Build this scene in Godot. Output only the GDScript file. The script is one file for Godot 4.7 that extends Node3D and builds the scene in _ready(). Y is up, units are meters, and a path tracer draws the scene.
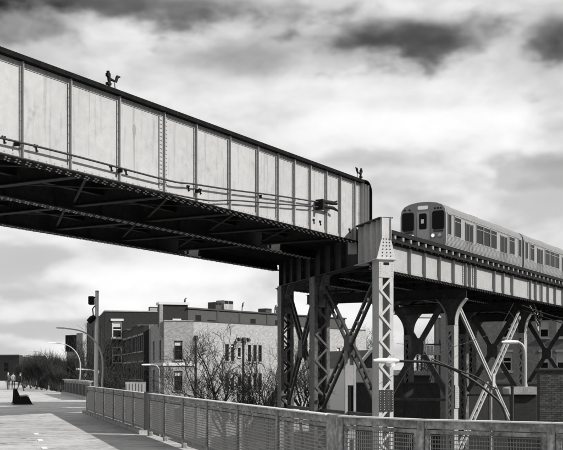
extends Node3D
# Elevated railway over a footpath, monochrome photograph, low sun from the right, broken cloud.
# World: x right, y up, -z away from the viewer. Path surface at y = 0, streets at y = -5. P(x, y, depth) gives a point.

const EYE := 1.7
const STREET := -5.0
var mats := {}
var texs := {}
var names := {}
var VF: Transform3D      # frame of the railway: x along the line, y up, z towards the viewer (near girder at z = 0)
var BF: Transform3D      # frame of the skewed portal: z towards the viewer along the portal

func P(x: float, y: float, d: float) -> Vector3:
	return Vector3(x, y, -d)

func fr(o: Vector3, deg: float) -> Transform3D:
	return Transform3D(Basis(Vector3.UP, deg_to_rad(deg)), o)

# ------------------------------------------------------------------ mesh builder
class MB:
	var v := PackedVector3Array()
	var n := PackedVector3Array()
	var c := PackedColorArray()
	func tri(a: Vector3, b: Vector3, d: Vector3, nn: Vector3) -> void:
		if (b - a).cross(d - a).dot(nn) > 0.0:
			v.append(a); v.append(d); v.append(b)
		else:
			v.append(a); v.append(b); v.append(d)
		n.append(nn); n.append(nn); n.append(nn)
	func quad(a: Vector3, b: Vector3, d: Vector3, e: Vector3, nn: Vector3) -> void:
		tri(a, b, d, nn); tri(a, d, e, nn)
	func face(pts: Array, inside: Vector3) -> void:
		var nn: Vector3 = (pts[1] - pts[0]).cross(pts[2] - pts[0])
		if nn.length() < 1e-12: return
		nn = nn.normalized()
		if nn.dot(pts[0] - inside) < 0.0: nn = -nn
		for i in range(1, pts.size() - 1): tri(pts[0], pts[i], pts[i + 1], nn)
	func box(ct: Vector3, s: Vector3, b := Basis.IDENTITY) -> void:
		var x: Vector3 = b.x * s.x * 0.5
		var y: Vector3 = b.y * s.y * 0.5
		var z: Vector3 = b.z * s.z * 0.5
		for k in [[x, y, z], [y, z, x], [z, x, y]]:
			for sg in [1.0, -1.0]:
				var o: Vector3 = ct + k[2] * sg
				quad(o - k[0] - k[1], o + k[0] - k[1], o + k[0] + k[1], o - k[0] + k[1], (k[2] * sg).normalized())
	func span(a: Vector3, b: Vector3) -> void:
		box((a + b) * 0.5, (b - a).abs())
	# a box with chamfered long edges (cut c) along its local x, y or z longest run: eight-sided section
	func cham(ct: Vector3, s: Vector3, cut: float, b := Basis.IDENTITY) -> void:
		var hx := s.x * 0.5
		var hy := s.y * 0.5
		var poly := PackedVector2Array([Vector2(-hx + cut, -hy), Vector2(hx - cut, -hy), Vector2(hx, -hy + cut), Vector2(hx, hy - cut), Vector2(hx - cut, hy), Vector2(-hx + cut, hy), Vector2(-hx, hy - cut), Vector2(-hx, -hy + cut)])
		prism(poly, Transform3D(b, ct - b.z * s.z * 0.5), s.z)
	func bar(a: Vector3, b: Vector3, w: float, h: float, up := Vector3.UP) -> void:
		var z: Vector3 = b - a
		var l: float = z.length()
		if l < 1e-6: return
		z /= l
		var x: Vector3 = up.cross(z)
		if x.length() < 1e-4: x = Vector3.RIGHT.cross(z)
		x = x.normalized()
		box((a + b) * 0.5, Vector3(w, h, l), Basis(x, z.cross(x), z))
	func prism(poly: PackedVector2Array, t: Transform3D, depth: float) -> void:
		var idx := Geometry2D.triangulate_polygon(poly)
		for e in [[0.0, -1.0], [depth, 1.0]]:
			for i in range(0, idx.size(), 3):
				var q: Array = []
				for k in 3: q.append(t * Vector3(poly[idx[i + k]].x, poly[idx[i + k]].y, e[0]))
				tri(q[0], q[1], q[2], (t.basis.z * e[1]).normalized())
		var area := 0.0
		for i in poly.size():
			var a: Vector2 = poly[i]
			var b: Vector2 = poly[(i + 1) % poly.size()]
			area += a.cross(b)
		var sg: float = 1.0 if area > 0.0 else -1.0
		for i in poly.size():
			var a: Vector2 = poly[i]
			var b: Vector2 = poly[(i + 1) % poly.size()]
			var d2: Vector2 = (b - a)
			var nn: Vector3 = t.basis * (Vector3(d2.y, -d2.x, 0.0) * sg)
			quad(t * Vector3(a.x, a.y, 0), t * Vector3(b.x, b.y, 0), t * Vector3(b.x, b.y, depth), t * Vector3(a.x, a.y, depth), nn.normalized())
	func tube(pts: Array, rad: Array, seg := 6, caps := true) -> void:
		var rings: Array = []
		var norms: Array = []
		var prev := Vector3.ZERO
		for i in pts.size():
			var d: Vector3 = (pts[min(i + 1, pts.size() - 1)] - pts[max(i - 1, 0)]).normalized()
			var x: Vector3
			if prev == Vector3.ZERO:
				x = d.cross(Vector3.UP) if abs(d.y) < 0.9 else d.cross(Vector3.RIGHT)
			else:
				x = prev - d * prev.dot(d)
			x = x.normalized()
			prev = x
			var y: Vector3 = d.cross(x)
			var r: Array = []
			var nr: Array = []
			for k in seg:
				var a := TAU * k / seg
				var o: Vector3 = x * cos(a) + y * sin(a)
				nr.append(o); r.append(pts[i] + o * rad[i])
			rings.append(r); norms.append(nr)
		for i in range(pts.size() - 1):
			for k in seg:
				var k2 := (k + 1) % seg
				sm(rings[i][k], rings[i][k2], rings[i + 1][k2], norms[i][k], norms[i][k2], norms[i + 1][k2])
				sm(rings[i][k], rings[i + 1][k2], rings[i + 1][k], norms[i][k], norms[i + 1][k2], norms[i + 1][k])
		if caps:
			for e in [0, pts.size() - 1]:
				var q: Array = rings[e]
				face(q, pts[1] if e == 0 else pts[pts.size() - 2])
	func sm(a: Vector3, b: Vector3, d: Vector3, na: Vector3, nb: Vector3, nd: Vector3) -> void:
		if (b - a).cross(d - a).dot(na + nb + nd) > 0.0:
			v.append(a); v.append(d); v.append(b); n.append(na); n.append(nd); n.append(nb)
		else:
			v.append(a); v.append(b); v.append(d); n.append(na); n.append(nb); n.append(nd)
	# domed rivet head on a plate
	func rivet(p: Vector3, out: Vector3, r: float) -> void:
		var x: Vector3 = out.cross(Vector3.UP) if abs(out.y) < 0.9 else out.cross(Vector3.RIGHT)
		x = x.normalized()
		var y: Vector3 = out.cross(x)
		var top: Vector3 = p + out * r * 0.75
		for k in 6:
			var a := TAU * k / 6.0
			var b := TAU * (k + 1) / 6.0
			var o1: Vector3 = x * cos(a) + y * sin(a)
			var o2: Vector3 = x * cos(b) + y * sin(b)
			var m1: Vector3 = p + o1 * r * 0.75 + out * r * 0.5
			var m2: Vector3 = p + o2 * r * 0.75 + out * r * 0.5
			sm(p + o1 * r, p + o2 * r, m2, o1, o2, (o2 + out).normalized())
			sm(p + o1 * r, m2, m1, o1, (o2 + out).normalized(), (o1 + out).normalized())
			sm(m1, m2, top, (o1 + out).normalized(), (o2 + out).normalized(), out)
	func mesh() -> ArrayMesh:
		var a := []
		a.resize(Mesh.ARRAY_MAX)
		a[Mesh.ARRAY_VERTEX] = v
		a[Mesh.ARRAY_NORMAL] = n
		if c.size() == v.size() and c.size() > 0: a[Mesh.ARRAY_COLOR] = c
		var m := ArrayMesh.new()
		m.add_surface_from_arrays(Mesh.PRIMITIVE_TRIANGLES, a)
		return m

func numbered(s: String) -> String:
	if not names.has(s):
		names[s] = 0
		return s
	names[s] += 1
	return "%s_%03d" % [s, names[s]]

func thing(called: String, label: String, category: String, at := Transform3D.IDENTITY, group := "") -> Node3D:
	var o := Node3D.new()
	o.name = numbered(called)
	add_child(o)
	o.transform = at
	meta(o, label, category, group)
	return o

func meta(o: Node, label: String, category: String, group := "") -> void:
	o.set_meta("label", label)
	o.set_meta("category", category)
	if group != "": o.set_meta("group", group)

func part(called: String, m, mat, parent: Node, t := Transform3D.IDENTITY) -> MeshInstance3D:
	var o := MeshInstance3D.new()
	o.name = called
	o.mesh = m.mesh() if m is MB else m
	o.material_override = mat
	parent.add_child(o, true)
	o.transform = t
	return o

func stuff(o: Node) -> Node:
	o.set_meta("kind", "stuff")
	return o

func struct(called: String, m, mat, label: String, category: String, t := Transform3D.IDENTITY) -> MeshInstance3D:
	var o := part(numbered(called), m, mat, self, t)
	o.set_meta("kind", "structure")
	o.set_meta("label", label)
	o.set_meta("category", category)
	return o

func copy(o: Node3D, t: Transform3D, label: String, group := "") -> Node3D:
	var r: Node3D = o.duplicate()
	var s: String = o.get_meta("kindname", String(o.name))
	r.name = numbered(s)
	add_child(r)
	r.transform = t
	r.set_meta("label", label)
	if group != "": r.set_meta("group", group)
	return r

# ------------------------------------------------------------------ textures and materials
func seam(freq: float, oct: int, sd: int, w: int) -> PackedByteArray:
	var f := FastNoiseLite.new()
	f.seed = sd
	f.noise_type = FastNoiseLite.TYPE_SIMPLEX_SMOOTH
	f.frequency = freq
	f.fractal_octaves = oct
	f.fractal_gain = 0.55
	var im := f.get_seamless_image(w, w, false, false, 0.25, false)
	im.convert(Image.FORMAT_L8)
	return im.get_data()

func tex_from(vals: PackedFloat32Array, w: int) -> ImageTexture:
	var b := PackedByteArray()
	b.resize(w * w * 3)
	for i in w * w:
		var q := int(clamp(vals[i], 0.0, 1.0) * 255.0)
		b[i * 3] = q; b[i * 3 + 1] = q; b[i * 3 + 2] = q
	return ImageTexture.create_from_image(Image.create_from_data(w, w, false, Image.FORMAT_RGB8, b))

func make_textures() -> void:
	var w := 512
	var a := seam(0.006, 5, 3, w)
	var b := seam(0.05, 4, 8, w)
	var c := seam(0.02, 4, 21, w)
	var paint := PackedFloat32Array(); paint.resize(w * w)
	var rust := PackedFloat32Array(); rust.resize(w * w)
	var conc := PackedFloat32Array(); conc.resize(w * w)
	var walk := PackedFloat32Array(); walk.resize(w * w)
	var wood := PackedFloat32Array(); wood.resize(w * w)
	var brick := PackedFloat32Array(); brick.resize(w * w)
	var bnh := PackedFloat32Array(); bnh.resize(w * w)
	var rng := RandomNumberGenerator.new()
	rng.seed = 77
	var tone := PackedFloat32Array()
	for i in 600: tone.append(rng.randf())
	for y in w:
		var ym: int = abs(((y * 2) % (2 * w)) - w)
		ym = clampi(ym, 0, w - 1)
		for x in w:
			var i := y * w + x
			var fa := a[i] / 255.0
			var fb := b[i] / 255.0
			var fc := c[i] / 255.0
			var streak := b[(ym / 12) * w + (x * 2) % w] / 255.0
			var streak2 := c[((ym / 6 + 200) % w) * w + (x * 3) % w] / 255.0
			var dirt := smoothstep(0.55, 0.85, streak) * smoothstep(0.35, 0.75, fa)
			paint[i] = 0.94 - 0.13 * dirt - 0.09 * (fa - 0.5) - 0.08 * (fb - 0.5) - 0.10 * smoothstep(0.6, 0.8, streak2) - 0.07 * smoothstep(0.7, 0.8, fc)
			rust[i] = 0.72 + 0.5 * (fa - 0.5) + 0.5 * (fc - 0.5) + 0.35 * (fb - 0.5) - 0.2 * dirt
			conc[i] = 0.82 + 0.25 * (fa - 0.5) + 0.2 * (fb - 0.5) + 0.15 * (fc - 0.5) - 0.2 * smoothstep(0.62, 0.75, streak)
			var across := b[((y * 2) % w) * w + (x / 8 + 40)] / 255.0
			walk[i] = 0.92 + 0.46 * (fa - 0.5) + 0.34 * (fb - 0.5) + 0.6 * (across - 0.5) - 0.35 * smoothstep(0.66, 0.8, fc)
			wood[i] = 0.75 + 0.5 * (streak - 0.5) + 0.2 * (fb - 0.5)
			# brickwork 2.4 m to a side: 12 bricks by 32 courses, running bond
			var row := y / 16
			var bx := (x + (row % 2) * 21) % w
			var col := int(bx / 42.667)
			var inx: float = bx - col * 42.667
			var iny := y % 16
			var mort: bool = inx < 2.6 or iny < 2
			var tn: float = tone[(row * 13 + col * 7) % 600]
			brick[i] = (0.74 + 0.2 * (fb - 0.5)) if mort else 0.80 + 0.16 * (tn - 0.5) + 0.12 * (fb - 0.5) + 0.2 * (fa - 0.5)
			bnh[i] = 0.2 if mort else 0.8 + 0.2 * fb
	texs.paint = tex_from(paint, w)
	texs.rust = tex_from(rust, w)
	texs.conc = tex_from(conc, w)
	texs.walk = tex_from(walk, w)
	texs.wood = tex_from(wood, w)
	texs.brick = tex_from(brick, w)
	var bi := Image.create_from_data(w, w, false, Image.FORMAT_L8, b)
	bi.convert(Image.FORMAT_RGBA8)
	bi.bump_map_to_normal_map(3.0)
	texs.bump = ImageTexture.create_from_image(bi)
	var hb := PackedByteArray()
	for q in bnh: hb.append(int(clamp(q, 0, 1) * 255))
	var hi := Image.create_from_data(w, w, false, Image.FORMAT_L8, hb)
	hi.convert(Image.FORMAT_RGBA8)
	hi.bump_map_to_normal_map(3.0)
	texs.brickn = ImageTexture.create_from_image(hi)

func mat(key: String, lin: float, rough: float, tex := "", scale := 1.0, metal := 0.0, bump := 0.0, world := false) -> StandardMaterial3D:
	var m := StandardMaterial3D.new()
	m.resource_name = key
	m.albedo_color = Color(lin, lin, lin).linear_to_srgb()
	m.roughness = rough
	m.metallic = metal
	if tex != "":
		m.albedo_texture = texs[tex]
		m.uv1_triplanar = true
		m.uv1_world_triplanar = world
		m.uv1_scale = Vector3.ONE * scale
		m.uv1_triplanar_sharpness = 8.0
		if bump > 0.0:
			m.normal_enabled = true
			m.normal_texture = texs.brickn if tex == "brick" else texs.bump
			m.normal_scale = bump
	mats[key] = m
	return m

func make_materials() -> void:
	mat("paint", 0.37, 0.55, "paint", 0.085, 0.0, 0.12)             # pale grey bridge paint
	mat("paint2", 0.32, 0.55, "paint", 0.23, 0.0, 0.12)            # viaduct grey; on near bent columns, sunlight put into the colour
	mat("steel", 0.035, 0.7, "rust", 0.25, 0.0, 0.2)               # floor steel, shade under the span put into the colour
	mat("flange", 0.011, 0.75, "rust", 0.5)                         # flange cover plates, the shadow below them put into the black
	mat("col_sunlit", 0.54, 0.55, "paint", 0.3, 0.0, 0.12)            # near column, sunlight put into the paler colour
	mat("cap_rail", 0.62, 0.5, "paint", 0.6)
	mat("col_shade", 0.17, 0.6, "rust", 0.3, 0.0, 0.2)              # rust-mottled column paint, shade put into the darker tone
	mat("brace", 0.075, 0.6, "rust", 0.4, 0.0, 0.2)                  # dark bracing
	mat("bright_rivet", 0.5, 0.5)  # pale rivets: reflected skylight put into the colour
	mat("blackpaint", 0.012, 0.6)
	mat("timber", 0.035, 0.9, "wood", 0.7)
	mat("tie_end", 0.36, 0.9, "wood", 1.1)
	mat("rail", 0.25, 0.4, "rust", 0.5, 0.6)
	mat("rivet", 0.24, 0.6)
	mat("stain", 0.27, 0.7)
	mat("drip", 0.2, 0.8)
	mat("cable", 0.012, 0.6)
	mat("galv", 0.4, 0.5, "paint", 0.5, 0.0)
	mat("fence", 0.40, 0.55, "rust", 0.6, 0.1, 0.15)               # weathering fence steel
	mat("wire", 0.11, 0.5, "", 1.0, 0.1)
	mat("curb", 0.50, 0.9, "conc", 0.4, 0.0, 0.3)
	mat("walk", 0.45, 0.6, "walk", 0.11, 0.0, 0.25, true)
	mat("ground", 0.05, 0.9, "conc", 0.06, 0.0, 0.3, true)
	mat("marking", 0.8, 0.7)
	mat("whitepole", 0.8, 0.6, "paint", 0.4)
	mat("lamp", 0.42, 0.45)
	mat("lamp_head", 0.78, 0.4)
	mat("lens", 0.6, 0.2)
	mat("pale_brick", 0.48, 0.9, "brick", 0.4167, 0.0, 0.25)
	mat("dark_brick", 0.035, 0.9, "brick", 0.4167, 0.0, 0.4)
	mat("mid_brick", 0.26, 0.9, "brick", 0.4167, 0.0, 0.4)
	mat("stone", 0.5, 0.85, "conc", 0.5)
	mat("siding", 0.07, 0.7, "wood", 0.3)
	mat("darkmetal", 0.03, 0.5)
	mat("glass", 0.015, 0.08)
	mat("blind", 0.55, 0.8)
	mat("white_trim", 0.62, 0.7)
	mat("roof", 0.10, 0.9, "conc", 0.2)
	mat("pale_wall", 0.42, 0.9, "conc", 0.2)
	mat("dark_wall", 0.045, 0.9, "conc", 0.3, 0.0, 0.3)
	mat("bark", 0.03, 0.95, "wood", 1.5)
	mat("twig", 0.025, 0.95)
	mat("body", 0.46, 0.3, "paint", 0.3, 0.7, 0.05)              # brushed train sides
	mat("roofmetal", 0.22, 0.5, "paint", 0.3, 0.4)
	mat("mask", 0.23, 0.35)                                        # dark paint round the cab windows
	mat("door", 0.16, 0.35, "paint", 0.4, 0.7)
	mat("rubber", 0.015, 0.8)
	mat("trainglass", 0.008, 0.12)
	mat("paper", 0.8, 0.8)
	mat("dogprint", 0.62, 0.5, "conc", 3.0)
	mat("hair", 0.02, 0.8)
	mat("brick0", 0.10, 0.9, "rust", 1.3, 0.0, 0.4)
	mat("brick1", 0.14, 0.9, "rust", 1.7, 0.0, 0.4)
	mat("brick2", 0.07, 0.9, "rust", 1.1, 0.0, 0.4)
	mat("mortar", 0.05, 0.95, "conc", 1.0)
	for k in ["trainglass", "glass", "flange", "timber", "blackpaint"]: mats[k].metallic_specular = 0.2
	var bm := StandardMaterial3D.new()
	bm.vertex_color_use_as_albedo = true
	bm.roughness = 0.85
	mats.people = bm
	var e := StandardMaterial3D.new()
	e.albedo_color = Color(0.85, 0.85, 0.85)
	e.emission_enabled = true
	e.emission = Color(1, 1, 1)
	e.emission_energy_multiplier = 0.55
	mats.headlight = e
	var e2 := StandardMaterial3D.new()
	e2.albedo_color = Color(0.6, 0.6, 0.6)
	e2.emission_enabled = true
	e2.emission = Color(1, 1, 1)
	e2.emission_energy_multiplier = 0.3
	mats.display = e2

# ------------------------------------------------------------------ camera, sky, sun
func setup_view() -> void:
	var cam := Camera3D.new()
	cam.name = "camera"
	add_child(cam)
	cam.position = Vector3(0, EYE, 0)
	# lens shifted upwards: verticals stay upright, horizon low in the frame
	cam.set_frustum(0.1 * 450.0 / 1050.0, Vector2(0.0, 0.1 * 148.0 / 1050.0), 0.1, 6000.0)
	cam.current = true
	var sun := DirectionalLight3D.new()
	sun.name = "sun"
	add_child(sun)
	var az := deg_to_rad(106.0)
	var el := deg_to_rad(34.0)
	var towards := Vector3(sin(az) * cos(el), sin(el), -cos(az) * cos(el))
	sun.look_at_from_position(towards * 50.0, Vector3.ZERO)
	sun.light_energy = 1.6
	sun.light_color = Color(1, 0.99, 0.975)
	sun.light_angular_distance = 0.9
	sun.shadow_enabled = true
	var we := WorldEnvironment.new()
	we.name = "environment"
	add_child(we)
	var env := Environment.new()
	we.environment = env
	env.background_mode = Environment.BG_SKY
	env.tonemap_mode = Environment.TONE_MAPPER_LINEAR
	env.tonemap_exposure = 1.25
	env.background_energy_multiplier = 1.0
	env.sdfgi_enabled = true
	env.ssao_enabled = true
	env.ssil_enabled = true
	var sky := Sky.new()
	var pm := PanoramaSkyMaterial.new()
	pm.panorama = make_sky()
	sky.sky_material = pm
	env.sky = sky

func make_sky() -> ImageTexture:
	var w := 4096
	var h := 2048
	var f := FastNoiseLite.new()
	f.seed = 11; f.frequency = 1.0; f.fractal_octaves = 5; f.fractal_gain = 0.5
	f.noise_type = FastNoiseLite.TYPE_SIMPLEX_SMOOTH
	var g := FastNoiseLite.new()
	g.seed = 5; g.frequency = 1.0; g.fractal_octaves = 7; g.fractal_gain = 0.56
	# banks of cloud in this part of the sky: centre and half extents in degrees (azimuth, elevation), tone shift, torn edge or soft
	var banks := [
		[6.9, 17.3, 4.5, 1.19, -0.40, 1], [14.5, 17.0, 1.7, 1.10, -0.32, 1], [14.7, 10.5, 2.5, 0.79, -0.46, 1], [14.9, 9.3, 2.0, 0.74, -0.12, 0], [12.6, 11.2, 1.8, 0.53, -0.12, 1], [-9.2, 19.1, 9.0, 0.88, -0.38, 1], [-14.2, 18.0, 3.1, 1.09, -0.22, 1], [-2.5, 16.5, 3.0, 0.70, -0.10, 1],
		[-14.2, 5.7, 2.6, 1.19, -0.16, 1], [-12.7, 4.3, 3.1, 0.54, -0.08, 1], [-12.4, 2.4, 4.2, 0.44, -0.15, 1], [-14.0, 0.9, 2.3, 0.65, -0.10, 0], [5.4, 11.5, 3.2, 0.52, -0.10, 1], [8.1, 14.4, 3.2, 0.41, -0.06, 1], [-7.6, 3.8, 3.2, 0.54, 0.10, 0],
		[1.0, 13.5, 6.5, 2.58, 0.10, 0], [8.1, 12.9, 4.8, 1.66, 0.09, 0], [11.8, 13.4, 2.4, 0.93, 0.10, 0], [2.7, 3.4, 3.3, 1.52, 0.14, 0], [7.5, 3.1, 2.4, 1.52, 0.14, 0], [-5.5, 5.3, 4.3, 0.65, 0.12, 0], [-10.3, 5.2, 3.2, 0.54, 0.12, 0]]
	var tone := func(az: float, el: float) -> int:
		var ce := cos(el)
		var eld := rad_to_deg(el)
		var d := Vector3(sin(az) * ce, sin(el) * 2.2, -cos(az) * ce)
		var wp := f.get_noise_3dv(d * 4.0)
		var w2 := f.get_noise_3dv(d * 9.0 + Vector3(7, 3, 1))
		var w3 := g.get_noise_3dv(d * 11.0 + Vector3(2, 9, 4) + Vector3(w2, wp, w2) * 0.12)
		var v := 0.765 + 0.24 * g.get_noise_3dv(d * 3.0 + Vector3(wp, wp, wp) * 0.3) + 0.07 * w2 + 0.09 * w3
		if az > -0.5 and az < 0.5 and eld < 30.0:
			var azd := rad_to_deg(az)
			var w4 := f.get_noise_3dv(d * 30.0)
			for k in banks:
				var dx: float = (azd - k[0] + w2 * 1.2 + w4 * 0.2) / k[2]
				var dy: float = (eld - k[1] + w3 * 0.5 + w2 * 0.3) / k[3]
				var r2 := dx * dx + dy * dy
				if r2 < 7.0:
					var m := exp(-r2 * 0.75)
					if k[5] == 1: m = smoothstep(0.12, 0.85, m + 0.42 * w3 + 0.12 * w4) * (0.75 + 0.5 * m) * (1.0 + 0.35 * w3)
					v += k[4] * m
		if eld < 13.0 and v < 0.72: v = lerpf(v, 0.72 + 0.14 * (v - 0.72), smoothstep(13.0, 10.3, eld))
		return int(clamp(v if v < 0.80 else 0.80 + 0.15 * (1.0 - exp(-(v - 0.80) / 0.15)), 0.12, 0.95) * 255.0)
	var buf := PackedByteArray()
	var coarse := PackedByteArray()
	coarse.resize(w / 4)
	var row := PackedByteArray()
	row.resize(w * 3)
	var reach := int(0.47 / TAU * w)
	for y in range(0, h / 2 + 4):
		var el := PI * (0.5 - (y + 0.5) / h)
		var high: bool = el > deg_to_rad(30.0)
		if y % 4 == 0:
			for x in w / 4: coarse[x] = tone.call(wrapf((x * 4 + 2.0) / w * TAU, -PI, PI), PI * (0.5 - (y + 2.0) / h))
			for x in w:
				var c0 := x / 4
				var q := coarse[c0]
				row[x * 3] = q; row[x * 3 + 1] = q; row[x * 3 + 2] = q
		if not high:
			for x in range(-reach, reach):
				var q: int = tone.call((x + 0.5) / w * TAU, el)
				var xi := posmod(x, w) * 3
				row[xi] = q; row[xi + 1] = q; row[xi + 2] = q
		buf.append_array(row)
	var rest := PackedByteArray()
	rest.resize(w * h * 3 - buf.size())
	rest.fill(150)
	buf.append_array(rest)
	return ImageTexture.create_from_image(Image.create_from_data(w, h, false, Image.FORMAT_RGB8, buf))

# ------------------------------------------------------------------ ground
func fence_x(d: float) -> float:      # the path fence's line: x at a depth
	return 4.739 - 0.291 * d

func build_ground() -> void:
	var g := MB.new()
	g.quad(Vector3(-3000, STREET, 600), Vector3(3000, STREET, 600), Vector3(3000, STREET, -3500), Vector3(-3000, STREET, -3500), Vector3.UP)
	struct("ground", g, mats.ground, "grey street-level ground below the raised footpath", "ground")
	# raised footpath: a solid embankment with vertical sides, wider past the end of the near fence
	var right := [Vector2(9.5, -14.0), Vector2(6.9, 8.6), Vector2(3.25, 11.5), Vector2(1.80, 12.5), Vector2(0.95, 13.6)]
	for d in [20.0, 30.0, 44.9]: right.append(Vector2(fence_x(d) + 0.17, d))
	right.append(Vector2(fence_x(48.0) + 2.7, 48.0))
	for d in [66.0, 90.0, 130.0, 200.0, 330.0]: right.append(Vector2(fence_x(d) + 2.7, d))
	var left := []
	for d in [330.0, 200.0, 100.0, 40.0, 10.0, -14.0]: left.append(Vector2(fence_x(d) - 15.0, d))
	var poly := PackedVector2Array()
	for q in right: poly.append(Vector2(q.x, q.y))
	for q in left: poly.append(Vector2(q.x, q.y))
	var m := MB.new()
	var tt := Transform3D(Basis(Vector3.RIGHT, Vector3(0, 0, -1), Vector3.UP), Vector3(0, STREET - 0.1, 0))
	m.prism(poly, tt, -STREET + 0.1)
	struct("footpath", m, mats.walk, "pale concrete footpath on a raised embankment, streaked and stained", "path")
	for q in [[-6.85, 29.3], [-6.12, 26.6], [-5.38, 23.8]]:
		var k := MB.new()
		k.box(Vector3.ZERO, Vector3(0.12, 0.004, 0.55))
		struct("lane_marking", k, mats.marking, "short white dash painted along the middle of the footpath", "marking", fr(P(q[0], 0.006, q[1]), 16.2))

# ------------------------------------------------------------------ plate girders
# one girder of the railway frame along x at z; sub-parts: web plates, stiffeners, rivets
func girder(parent: Node3D, stiff: Array, xa: float, xb: float, y0: float, y1: float, z: float, fl: float, pm, fm, opts := {}) -> MeshInstance3D:
	var f := MB.new()
	var tf: float = opts.get("tf", 0.05)
	var tft: float = opts.get("tft", 0.05)
	f.span(Vector3(xa, y1 - tft, z - fl * 0.5), Vector3(xb, y1, z + fl * 0.5))
	f.span(Vector3(xa, y0, z - fl * 0.5), Vector3(xb, y0 + tf, z + fl * 0.5))
	var g := part("girder", f, fm, parent)
	# flange angles against the web, both ends of the height
	var an := MB.new()
	for sg in [1.0, -1.0]:
		an.span(Vector3(xa, y1 - tft - 0.15, z + sg * 0.012), Vector3(xb, y1 - tft - 0.002, z + sg * 0.032))
		an.span(Vector3(xa, y0 + tf + 0.002, z + sg * 0.012), Vector3(xb, y0 + tf + 0.17, z + sg * 0.032))
	part("flange_angle", an, pm, g)
	stiff = stiff.filter(func(q): return q > xa + 0.05 and q < xb - 0.05)
	var cuts := [xa] + stiff + [xb]
	for i in range(cuts.size() - 1):
		if cuts[i + 1] - cuts[i] < 0.02: continue
		var w := MB.new()
		w.span(Vector3(cuts[i], y0 + tf, z - 0.011), Vector3(cuts[i + 1], y1 - tft, z + 0.011))
		part("web_plate", w, pm, g)
	var rv := MB.new()
	var deep: float = opts.get("sdepth", 0.09)
	var heavy: Array = opts.get("heavy", [])
	for x in stiff:
		var st := MB.new()
		var hv: bool = heavy.has(x)
		for sg in [1.0, -1.0]:
			# an angle: one leg flat on the web, the other standing out
			st.span(Vector3(x - (0.20 if hv else 0.06), y0 + tf + 0.003, z + sg * 0.033), Vector3(x + (0.20 if hv else 0.06), y1 - tft - 0.003, z + sg * 0.047))
			st.span(Vector3(x - 0.012, y0 + tf + 0.003, z + sg * 0.047), Vector3(x + 0.012, y1 - tft - 0.003, z + sg * (0.047 + deep)))
		part("stiffener", st, pm, g)
		if opts.get("rivets", true):
			var n: int = int((y1 - y0 - 0.3) / 0.13)
			for k in n:
				var yy: float = y0 + 0.2 + k * 0.13
				if hv:
					for ox in [-0.16, -0.09, 0.09, 0.16]: rv.rivet(Vector3(x + ox, yy, z + 0.047), Vector3.BACK, 0.028)
				else:
					rv.rivet(Vector3(x + (0.035 if k % 2 == 0 else -0.035), yy, z + 0.047), Vector3.BACK, 0.024)
	if opts.get("rivets", true):
		var nx: int = int((xb - xa) / 0.16)
		for k in nx:
			var xx: float = xa + 0.08 + k * 0.16
			rv.rivet(Vector3(xx, y1 - tft - 0.08, z + 0.032), Vector3.BACK, 0.026)
			rv.rivet(Vector3(xx, y0 + tf + (0.06 if k % 2 == 0 else 0.12), z + 0.032), Vector3.BACK, 0.024)
	# staggered rivets under the bottom flange
	var rb := MB.new()
	var nb: int = int((xb - xa) / 0.2)
	for k in nb:
		var xx: float = xa + 0.06 + k * 0.2
		var o: float = fl * 0.17 if k % 2 == 0 else fl * 0.34
		rb.rivet(Vector3(xx, y0, z - o), Vector3.DOWN, 0.04)
		rb.rivet(Vector3(xx, y0, z + o), Vector3.DOWN, 0.04)
	if rv.v.size() > 0: stuff(part("rivet_rows", rv, mats.rivet, g))
	stuff(part("flange_rivet_rows", rb, mats.bright_rivet, g))
	return g

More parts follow.
